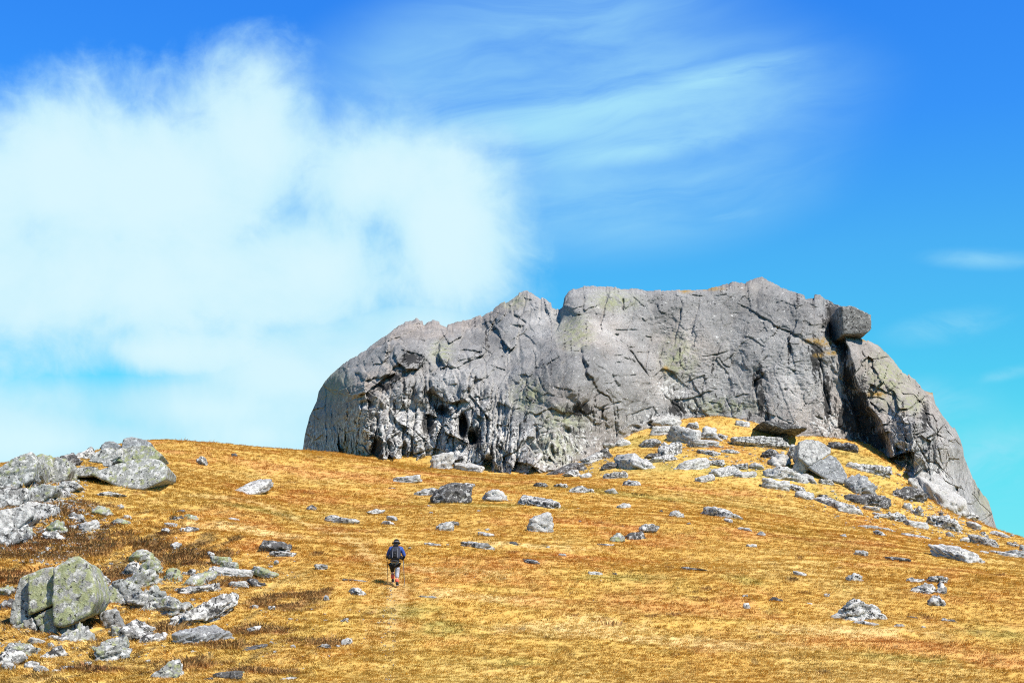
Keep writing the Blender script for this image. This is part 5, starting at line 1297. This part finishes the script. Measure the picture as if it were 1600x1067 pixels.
def scatter(name, pts, tint, rot, scl, protos, kind_label, mat):
    me = bpy.data.meshes.new(name); me.vertices.add(len(pts)); me.vertices.foreach_set('co', np.asarray(pts, dtype=np.float32).ravel())
    cattr(me, 'turf', tint); vattr(me, 'rot', rot); vattr(me, 'scl', scl)
    ia = me.attributes.new('pick', 'INT', 'POINT'); ia.data.foreach_set('value', np.random.default_rng(3).integers(0, len(protos), len(pts)).astype(np.int32))
    o = link(name, me, mat, kind='stuff', label=kind_label)
    ng = bpy.data.node_groups.new(name + '_scatter', 'GeometryNodeTree')
    ng.interface.new_socket('Geometry', in_out='INPUT', socket_type='NodeSocketGeometry')
    ng.interface.new_socket('Geometry', in_out='OUTPUT', socket_type='NodeSocketGeometry')
    N = ng.nodes; L = ng.links
    gi = N.new('NodeGroupInput'); go = N.new('NodeGroupOutput')
    iop = N.new('GeometryNodeInstanceOnPoints'); iop.inputs['Pick Instance'].default_value = True
    g2i = N.new('GeometryNodeGeometryToInstance')
    for p in reversed(protos):
        oinf = N.new('GeometryNodeObjectInfo'); oinf.inputs['Object'].default_value = p; oinf.inputs['As Instance'].default_value = False
        L.new(oinf.outputs['Geometry'], g2i.inputs[0])
    def na(nm, ty):
        n = N.new('GeometryNodeInputNamedAttribute'); n.data_type = ty; n.inputs['Name'].default_value = nm
        return n.outputs['Attribute']
    L.new(gi.outputs[0], iop.inputs['Points']); L.new(g2i.outputs[0], iop.inputs['Instance'])
    L.new(na('pick', 'INT'), iop.inputs['Instance Index'])
    e2r = N.new('FunctionNodeEulerToRotation'); L.new(na('rot', 'FLOAT_VECTOR'), e2r.inputs[0])
    L.new(e2r.outputs[0], iop.inputs['Rotation'])
    L.new(na('scl', 'FLOAT_VECTOR'), iop.inputs['Scale'])
    L.new(iop.outputs[0], go.inputs[0])
    md = o.modifiers.new('scatter', 'NODES'); md.node_group = ng
    return o
def proto(me, mat):
    me.materials.append(mat)
    return bpy.data.objects.new(me.name, me)      # kept as data only, never placed in the scene

rg = np.random.default_rng(2024)
bands = [(36, 50, 75), (50, 66, 52), (66, 90, 30), (90, 120, 16), (120, 156, 9)]
gx, gy = [], []
for y0, y1, dn in bands:
    half = .40 * y1 + 9
    n = int((y1 - y0) * 2 * half * dn)
    y_ = rg.uniform(y0, y1, n); x_ = rg.uniform(-half, half, n)
    k = np.abs(x_) < .385 * y_ + 7
    gx.append(x_[k]); gy.append(y_[k])
gx = np.concatenate(gx); gy = np.concatenate(gy)
k = clear_of_rocks(gx, gy)
gx, gy = gx[k], gy[k]
tc_, hv = turf(gx, gy)
pdist = dist_poly(gx, gy, PATH_W)
keep = (rg.uniform(size=len(gx)) > (.2 + .5 * sst(gy, 43, 55)) * (1 - sst(pdist, .1, .55)) * (gy < 84))
u_ = gx * CX + gy * SX; v_ = -gx * SX + gy * CX
comb_ = fbm(p3(u_ * .2, v_ * 2.3, 6), 3, 23)
leftm = sst(-gx - .18 * gy, -4, 4) * (1 - sst(gy, 62, 84))
keep &= rg.uniform(size=len(gx)) > leftm * .6 * sst(-comb_, 0, .3)
hm = (hv > .45) & (rg.uniform(size=len(gx)) < .62)
tc_ = tc_ * (1 + np.clip(rg.normal(0, .11, len(gx)), -.3, .3))[:, None] * np.array([1.10, 1.08, 1.05])
gz = ground_z(gx, gy)
GM = grass_mat('grass_blades')
def do_scatter(name, sel, protos, label, smin, smax, mat, tintf=1.0, lean_dir=None):
    n = int(sel.sum())
    s_ = rg.uniform(smin, smax, n) * (1 + 1.0 * (rg.uniform(size=n) < .03)) * (1 + .35 * leftm[sel]) * np.interp(gy[sel], [40, 60, 110, 150], [.9, 1.0, 1.35, 1.6])
    rot = np.stack([rg.normal(0, .12, n), rg.normal(0, .12, n), (lean_dir[sel] if lean_dir is not None else 0) + rg.normal(0, .7, n)], 1)
    scl = np.stack([s_ * rg.uniform(.85, 1.2, n), s_, s_ * rg.uniform(.7, 1.1, n)], 1)
    return scatter(name, np.stack([gx[sel], gy[sel], gz[sel]], 1), np.clip(tc_[sel] * tintf, .01, .8), rot, scl, protos, label, mat)
lean = np.where(leftm > .3, math.radians(57 + 180), math.radians(-70)) + .8 * fbm(p3(gx * .15, gy * .1, 2), 2, 81)
gp = [proto(tuft_mesh('grass_tuft', 300 + k, 22, .10, .17, .018, .9), GM) for k in range(4)]
do_scatter('grass', keep & ~hm, gp, 'short autumn grass combed by the wind over the whole hill', .55, 1.05, GM, 1.0, lean)
hp = [proto(tuft_mesh('heather_tuft', 400 + k, 34, .14, .19, .022, .1), GM) for k in range(3)]
do_scatter('heather', hm, hp, 'dark red brown heather between the rocks at lower left', .7, 1.3, GM, 1.0)

# rubble too fine to count, between the boulders
def zone_points(Z, n):
    a = rg.uniform(-1, 1, (n * 2, 2)); a = a[(a ** 2).sum(1) < 1][:n]
    return Z[0] + a[:, 0] * Z[2], Z[1] + a[:, 1] * Z[3]
sx_, sy_, sz_, ss_ = [], [], [], []
for Z, n, a, b in (((60, 825, 110, 60), 1500, 2, 7), ((30, 790, 70, 40), 700, 3, 9), ((60, 755, 80, 24), 400, 2, 8), ((1140, 712, 130, 28), 200, 2, 5), ((1390, 785, 130, 50), 260, 2, 5), ((120, 990, 150, 60), 300, 2, 6), ((230, 900, 110, 60), 260, 2, 5),
                   ((350, 890, 120, 40), 120, 2, 4), ((1500, 835, 80, 22), 110, 2, 5), ((420, 985, 190, 70), 160, 1.5, 4), ((110, 735, 110, 24), 160, 2, 6), ((606, 990, 14, 80), 110, 1.2, 3), ((1460, 805, 60, 26), 130, 2, 6), ((930, 728, 60, 16), 90, 2, 5), ((1000, 860, 560, 110), 120, 1, 2.6)):
    a_, b_ = zone_points(Z, n); h_ = hit(a_, b_)
    sx_.append(h_[0]); sy_.append(h_[1]); sz_.append(h_[2]); ss_.append(rg.uniform(a, b, len(a_)) ** 1.0 * h_[1] / F_PX)
sx_, sy_, sz_, ss_ = map(np.concatenate, (sx_, sy_, sz_, ss_))
n = len(sx_)
rp = []
for k in range(5):
    v, f = shape_rock(950 + k, (1, .8, .62), ('jag', 'block')[k % 2], 2)
    rp.append(proto(mesh_np('rubble_stone', v, f), RM[('pale', 'mott', 'pale', 'moss', 'mott')[k]]))
scatter('rubble', np.stack([sx_, sy_, sz_ + .04 * ss_], 1), np.full((n, 3), .4), np.stack([rg.normal(0, .3, n), rg.normal(0, .3, n), rg.uniform(0, 6.28, n)], 1),
        np.stack([ss_, ss_ * rg.uniform(.7, 1.1, n), ss_ * rg.uniform(.7, 1.1, n)], 1), rp, 'fine pale rubble scattered between the boulders', RM['pale'])
# ------------------------------------------------------------------ the walker, seen from behind, leaning uphill on two poles
hw = hit([616], [919]); HX, HY, HZ = float(hw[0][0]), float(hw[1][0]), float(hw[2][0])
def gz_at(lx, ly): return float(ground_z(HX + lx, HY + ly)) - HZ
lz = gz_at(-.08, .55)           # ground under the forward (left) foot

def skin(name, pts, edges, root=0, sub=2):
    """one continuous surface grown round a skeleton: pts = (x, y, z, rx, ry)"""
    me = bpy.data.meshes.new(name)
    me.from_pydata([p[:3] for p in pts], edges, [])
    o = bpy.data.objects.new(name, me); COL.objects.link(o)
    md = o.modifiers.new('skin', 'SKIN'); md.use_smooth_shade = True
    for k, p in enumerate(pts):
        sv = me.skin_vertices[0].data[k]; sv.radius = (p[3], p[4] if len(p) > 4 else p[3]); sv.use_root = (k == root)
    ms = o.modifiers.new('sub', 'SUBSURF'); ms.levels = sub; ms.render_levels = sub
    dg = bpy.context.evaluated_depsgraph_get()
    new = bpy.data.meshes.new_from_object(o.evaluated_get(dg))
    bpy.data.objects.remove(o)
    new.name = name
    for p in new.polygons: p.use_smooth = True
    return new

SKIN = flat_mat('skin', (.45, .27, .19), .6, .08)
BLACK = flat_mat('black_cloth', (.008, .008, .010), .95, .3, 20)
NAVY = flat_mat('navy_cloth', (.02, .022, .035), .8, .3, 20)
BLUE = flat_mat('blue_jacket', (.022, .055, .22), .7, .25, 14)
GREYC = flat_mat('grey_cloth', (.30, .30, .34), .8, .25, 18)
CORAL = flat_mat('coral_gaiter', (.75, .12, .075), .7, .15, 20)
BOOT = flat_mat('boot_leather', (.02, .019, .018), .7, .3, 25)
METAL = flat_mat('dark_pole', (.03, .03, .032), .4, .1, 20, .5)
STRAPM = flat_mat('grey_strap', (.13, .13, .145), .7, .1)

# joints (x right, y uphill, z up)
hip = (0.0, .16, .92); chest = (.01, .40, 1.36); neck = (.01, .50, 1.50); head = (.01, .56, 1.62)
shL = (-.20, .44, 1.42); shR = (.22, .44, 1.42)
elL = (-.31, .52, 1.20); elR = (.33, .42, 1.17)
haL = (-.36, .74, 1.10); haR = (.26, .62, 1.02)
hiL = (-.10, .17, .90); hiR = (.10, .15, .90)
knL = (-.12, .52, .58 + .3 * lz); knR = (.09, .16, .50)
anL = (-.10, .50, .12 + lz); anR = (.10, -.02, .11)
toL = (-.11, .72, .05 + gz_at(-.1, .72)); toR = (.12, .20, .045 + gz_at(.12, .2))

person = empty('person', (HX, HY, HZ), 'walker seen from behind leaning uphill in a black hat, blue jacket and orange gaiters', 'person')
pp_ = [(*hip, .13, .10), (.01, .28, 1.14, .14, .10), (*chest, .16, .11), (*neck, .055), (.01, .53, 1.56, .06), (*head, .085, .10), (.01, .59, 1.70, .07, .085),
       (*shL, .07), (*elL, .045), (*haL, .028), (-.37, .80, 1.09, .035, .02),
       (*shR, .07), (*elR, .045), (*haR, .028), (.26, .68, 1.01, .035, .02),
       (*hiL, .09), (*knL, .06), (*anL, .04), (*toL, .035, .03),
       (*hiR, .09), (*knR, .06), (*anR, .04), (*toR, .035, .03)]
pe_ = [(0, 1), (1, 2), (2, 3), (3, 4), (4, 5), (5, 6), (2, 7), (7, 8), (8, 9), (9, 10), (2, 11), (11, 12), (12, 13), (13, 14), (0, 15), (15, 16), (16, 17), (17, 18), (0, 19), (19, 20), (20, 21), (21, 22)]
body = link('body', skin('body', pp_, pe_), SKIN, person)
def finger_set(hand, d, side):
    P_, E_ = [], []
    hx_, hy_, hz_ = hand
    for k, (off, ln_) in enumerate(((-.03, .07), (-.01, .078), (.01, .074), (.03, .06))):
        b0 = len(P_)
        P_ += [(hx_ + side * .0, hy_ + d, hz_ + off, .011), (hx_ + side * .028, hy_ + d + ln_ * .5, hz_ + off - .004, .010), (hx_ + side * .012, hy_ + d + ln_ * .75, hz_ + off - .006, .009), (hx_ - side * .014, hy_ + d + ln_ * .55, hz_ + off - .008, .008)]
        E_ += [(b0, b0 + 1), (b0 + 1, b0 + 2), (b0 + 2, b0 + 3)]
    b0 = len(P_)
    P_ += [(hx_ - side * .01, hy_ + d - .02, hz_ + .03, .012), (hx_ - side * .03, hy_ + d + .02, hz_ + .045, .011), (hx_ - side * .01, hy_ + d + .05, hz_ + .05, .009)]
    E_ += [(b0, b0 + 1), (b0 + 1, b0 + 2)]
    return P_, E_
for hd, sd in ((haL, -1), (haR, 1)):
    P_, E_ = finger_set(hd, .06, sd)
    bm = bmesh.new()
    for a in ([0, 1, 2, 3], [4, 5, 6, 7], [8, 9, 10, 11], [12, 13, 14, 15], [16, 17, 18]):
        mm_ = skin('glove', [P_[i] for i in a], [(i, i + 1) for i in range(len(a) - 1)], 0, 1); bm.from_mesh(mm_); bpy.data.meshes.remove(mm_)
    el_ = elL if sd < 0 else elR
    palm = skin('glove', [(el_[0], el_[1] + .03, el_[2] - .01, .07), (hd[0] * .6 + el_[0] * .4, hd[1] * .6 + el_[1] * .4, hd[2] * .6 + el_[2] * .4, .055), (hd[0], hd[1] - .05, hd[2], .042, .036), (hd[0], hd[1] + .02, hd[2], .045, .030), (hd[0], hd[1] + .075, hd[2], .045, .026)], [(0, 1), (1, 2), (2, 3), (3, 4)], 0, 1)
    bm.from_mesh(palm); gm = bpy.data.meshes.new('glove'); bm.to_mesh(gm); bm.free()
    for p in gm.polygons: p.use_smooth = True
    link('glove', gm, BLACK, person)
# jacket: torso and sleeves
jp = [(0.0, .15, .93, .165, .13), (.01, .26, 1.12, .17, .13), (.01, .39, 1.36, .185, .135), (.01, .48, 1.48, .09, .08),
      (*shL, .095), (*elL, .072), (elL[0] - .01, elL[1] + .05, elL[2] - .02, .06), (*shR, .095), (*elR, .075), (elR[0] - .01, elR[1] + .05, elR[2] - .03, .06)]
link('jacket', skin('jacket', jp, [(0, 1), (1, 2), (2, 3), (2, 4), (4, 5), (5, 6), (2, 7), (7, 8), (8, 9)]), BLUE, person)
# black shorts over a grey trouser leg
tp = [(0, .15, .93, .205, .15), (-.105, .18, .80, .135, .13), (-.12, .40, .66 + .15 * lz, .105), (knL[0], knL[1] + .01, knL[2] - .02, .085), (-.115, .51, .46 + .5 * lz, .075), (.105, .14, .80, .125, .12), (.10, .15, .70, .115)]
link('shorts', skin('shorts', tp, [(0, 1), (1, 2), (2, 3), (3, 4), (0, 5), (5, 6)]), BLACK, person)
gp_ = [(.10, .15, .74, .105), (.09, .16, .50, .085), (.10, .06, .28, .075)]
link('trouser_leg', skin('trouser_leg', gp_, [(0, 1), (1, 2)]), GREYC, person)
for nm_, a, kn, up in (('gaiter', anL, knL, .62), ('gaiter', anR, knR, .42)):
    q = [tuple(a[i] + (kn[i] - a[i]) * t for i in range(3)) for t in (.05, up * .6, up)]
    link('gaiter', skin('gaiter', [(*q[0], .066), (*q[1], .085), (*q[2], .09)], [(0, 1), (1, 2)], 0, 2), CORAL, person)
for a, t_ in ((anL, toL), (anR, toR)):
    bt = link('boot', skin('boot', [(a[0], a[1] + .01, a[2] + .05, .062), (a[0], a[1] - .01, a[2] - .02, .06, .055), (a[0] * .5 + t_[0] * .5, a[1] * .5 + t_[1] * .5, t_[2] * .6 + a[2] * .4 - .03, .055, .045), (*t_, .05, .035)], [(0, 1), (1, 2), (2, 3)]), BOOT, person)
    so = skin('sole', [(a[0], a[1] - .06, a[2] - .085, .055, .016), (a[0] * .5 + t_[0] * .5, a[1] * .5 + t_[1] * .5, (a[2] - .085) * .5 + (t_[2] - .035) * .5, .058, .016), (t_[0], t_[1] + .04, t_[2] - .035, .045, .014)], [(0, 1), (1, 2)])
    link('sole', so, STRAPM, bt)
# hat with brim, hair, ears
def lathe(name, prof, n=28, squash=1.0):
    V_, F_ = [], []
    for r, z in prof:
        for i in range(n):
            a = 2 * math.pi * i / n; V_.append((r * math.cos(a), r * squash * math.sin(a), z + .012 * math.cos(2 * a) * (r > .13)))
    for j in range(len(prof) - 1):
        for i in range(n):
            F_.append((j * n + i, j * n + (i + 1) % n, (j + 1) * n + (i + 1) % n, (j + 1) * n + i))
    return mesh_np(name, V_, F_)
hat = link('hat', lathe('hat', [(.001, .135), (.05, .13), (.09, .105), (.112, .05), (.118, .0), (.14, -.010), (.162, -.024), (.163, -.03), (.14, -.018), (.114, -.01), (.10, -.012)]), BLACK, person)
hat.location = (.01, .575, 1.665); hat.rotation_euler = (math.radians(-16), 0, 0)
band = link('hat_band', lathe('hat_band', [(.119, .0), (.1215, .004), (.1195, .028), (.116, .03)]), STRAPM, hat)
hair = link('hair', skin('hair', [(.01, .505, 1.66, .085, .05), (.01, .49, 1.59, .085, .045), (.01, .475, 1.535, .06, .035)], [(0, 1), (1, 2)]), flat_mat('hair', (.03, .02, .014), .6, .3, 60), person)
for s_ in (-1, 1):
    link('ear', skin('ear', [(.01 + s_ * .09, .55, 1.645, .018, .012), (.01 + s_ * .10, .545, 1.62, .022, .01), (.01 + s_ * .092, .55, 1.595, .014, .009)], [(0, 1), (1, 2)], 0, 1), SKIN, body)
    link('eye', skin('eye', [(.01 + s_ * .032, .652, 1.635, .012), (.01 + s_ * .032, .658, 1.635, .01)], [(0, 1)], 0, 1), GREYC, body)
link('nose', skin('nose', [(.01, .655, 1.63, .012), (.01, .678, 1.60, .018), (.01, .66, 1.59, .014)], [(0, 1), (1, 2)], 0, 1), SKIN, body)
link('mouth', skin('mouth', [(-.015, .655, 1.563, .008), (.01, .662, 1.562, .010), (.035, .655, 1.563, .008)], [(0, 1), (1, 2)], 0, 1), flat_mat('lips', (.35, .12, .1), .5, .05), body)

# backpack (worn, a thing of its own)
pack = empty('backpack', (HX + .01, HY + .2, HZ + 1.15), 'large navy and black rucksack with grey straps on the back of the walker', 'backpack')
def pk(name, pts, mat, parent=pack, edges=None, sub=2):
    q = [(p[0] - .01, p[1] - .2, p[2] - 1.15, *p[3:]) for p in pts]
    o = link(name, skin(name, q, edges or [(i, i + 1) for i in range(len(q) - 1)], 0, sub), mat, parent)
    return o
pk('main_bag', [(.01, .02, .97, .22, .11), (.01, .10, 1.10, .24, .14), (.01, .19, 1.28, .225, .14), (.01, .26, 1.42, .195, .12), (.01, .30, 1.50, .15, .09)], NAVY)
pk('top_lid', [(-.10, .26, 1.50, .06, .09), (.01, .25, 1.515, .07, .10), (.12, .26, 1.50, .06, .09)], BLACK)
fp_ = pk('front_pocket', [(.01, -.06, 1.06, .12, .05), (.01, .01, 1.20, .125, .055), (.01, .07, 1.33, .11, .045)], BLACK)
for s_ in (-1, 1):
    pk('side_pocket', [(.01 + s_ * .22, .04, 1.0, .06, .07), (.01 + s_ * .235, .10, 1.14, .06, .075)], BLACK)
    pk('side_strap', [(.01 + s_ * .085, .085, 1.42, .012, .012), (.01 + s_ * .095, .0, 1.25, .012, .012), (.01 + s_ * .09, -.09, 1.06, .012, .012)], STRAPM, sub=1)
pk('buckle', [(.0, -.06, 1.215, .022, .012), (.035, -.06, 1.218, .022, .012)], STRAPM, sub=1)
pk('hip_belt', [(-.19, .14, .955, .05, .035), (-.10, .04, .94, .045, .03), (.01, .01, .935, .045, .03), (.12, .04, .94, .045, .03), (.20, .14, .955, .05, .035)], BLACK, sub=1)
pk('cord', [(-.16, .0, .925, .009), (-.09, -.055, .945, .009), (.01, -.075, .95, .009), (.11, -.05, .94, .009), (.17, .02, .88, .009), (.17, .06, .78, .008)], STRAPM, sub=1)
# poles
def pole(hand, tip, label):
    o = empty('trekking_pole', (HX + tip[0], HY + tip[1], HZ + tip[2]), label, 'trekking pole', 'trekking poles of the walker')
    h = Vector(hand); t = Vector(tip); d = (h - t); L = d.length
    P = lambda k: tuple(t + d * k - Vector(tip))
    def seg(nm, a, b, r1, r2, mat):
        link(nm, skin(nm, [(*P(a), r1), (*P((a + b) / 2), (r1 + r2) / 2), (*P(b), r2)], [(0, 1), (1, 2)], 0, 1), mat, o)
    seg('lower_shaft', .03, .55, .010, .012, METAL); seg('upper_shaft', .54, .95, .014, .015, METAL); seg('grip', .93, 1.08, .020, .022, BLACK); seg('tip', 0, .04, .006, .010, STRAPM)
    bk = link('basket', lathe('basket', [(.008, .0), (.045, .004), (.047, .0), (.008, -.006)], 14), BLACK, o); bk.location = P(.06)
lt = (-.345, 1.15); rt = (.385, .10)
pole((haL[0] - .01, haL[1] + .09, haL[2] + .03), (lt[0], lt[1], gz_at(*lt)), 'thin dark trekking pole in the left hand of the walker')
pole((haR[0] + .01, haR[1] + .09, haR[2] + .03), (rt[0], rt[1], gz_at(*rt)), 'thin dark trekking pole on the right of the walker, planted beside the boot')
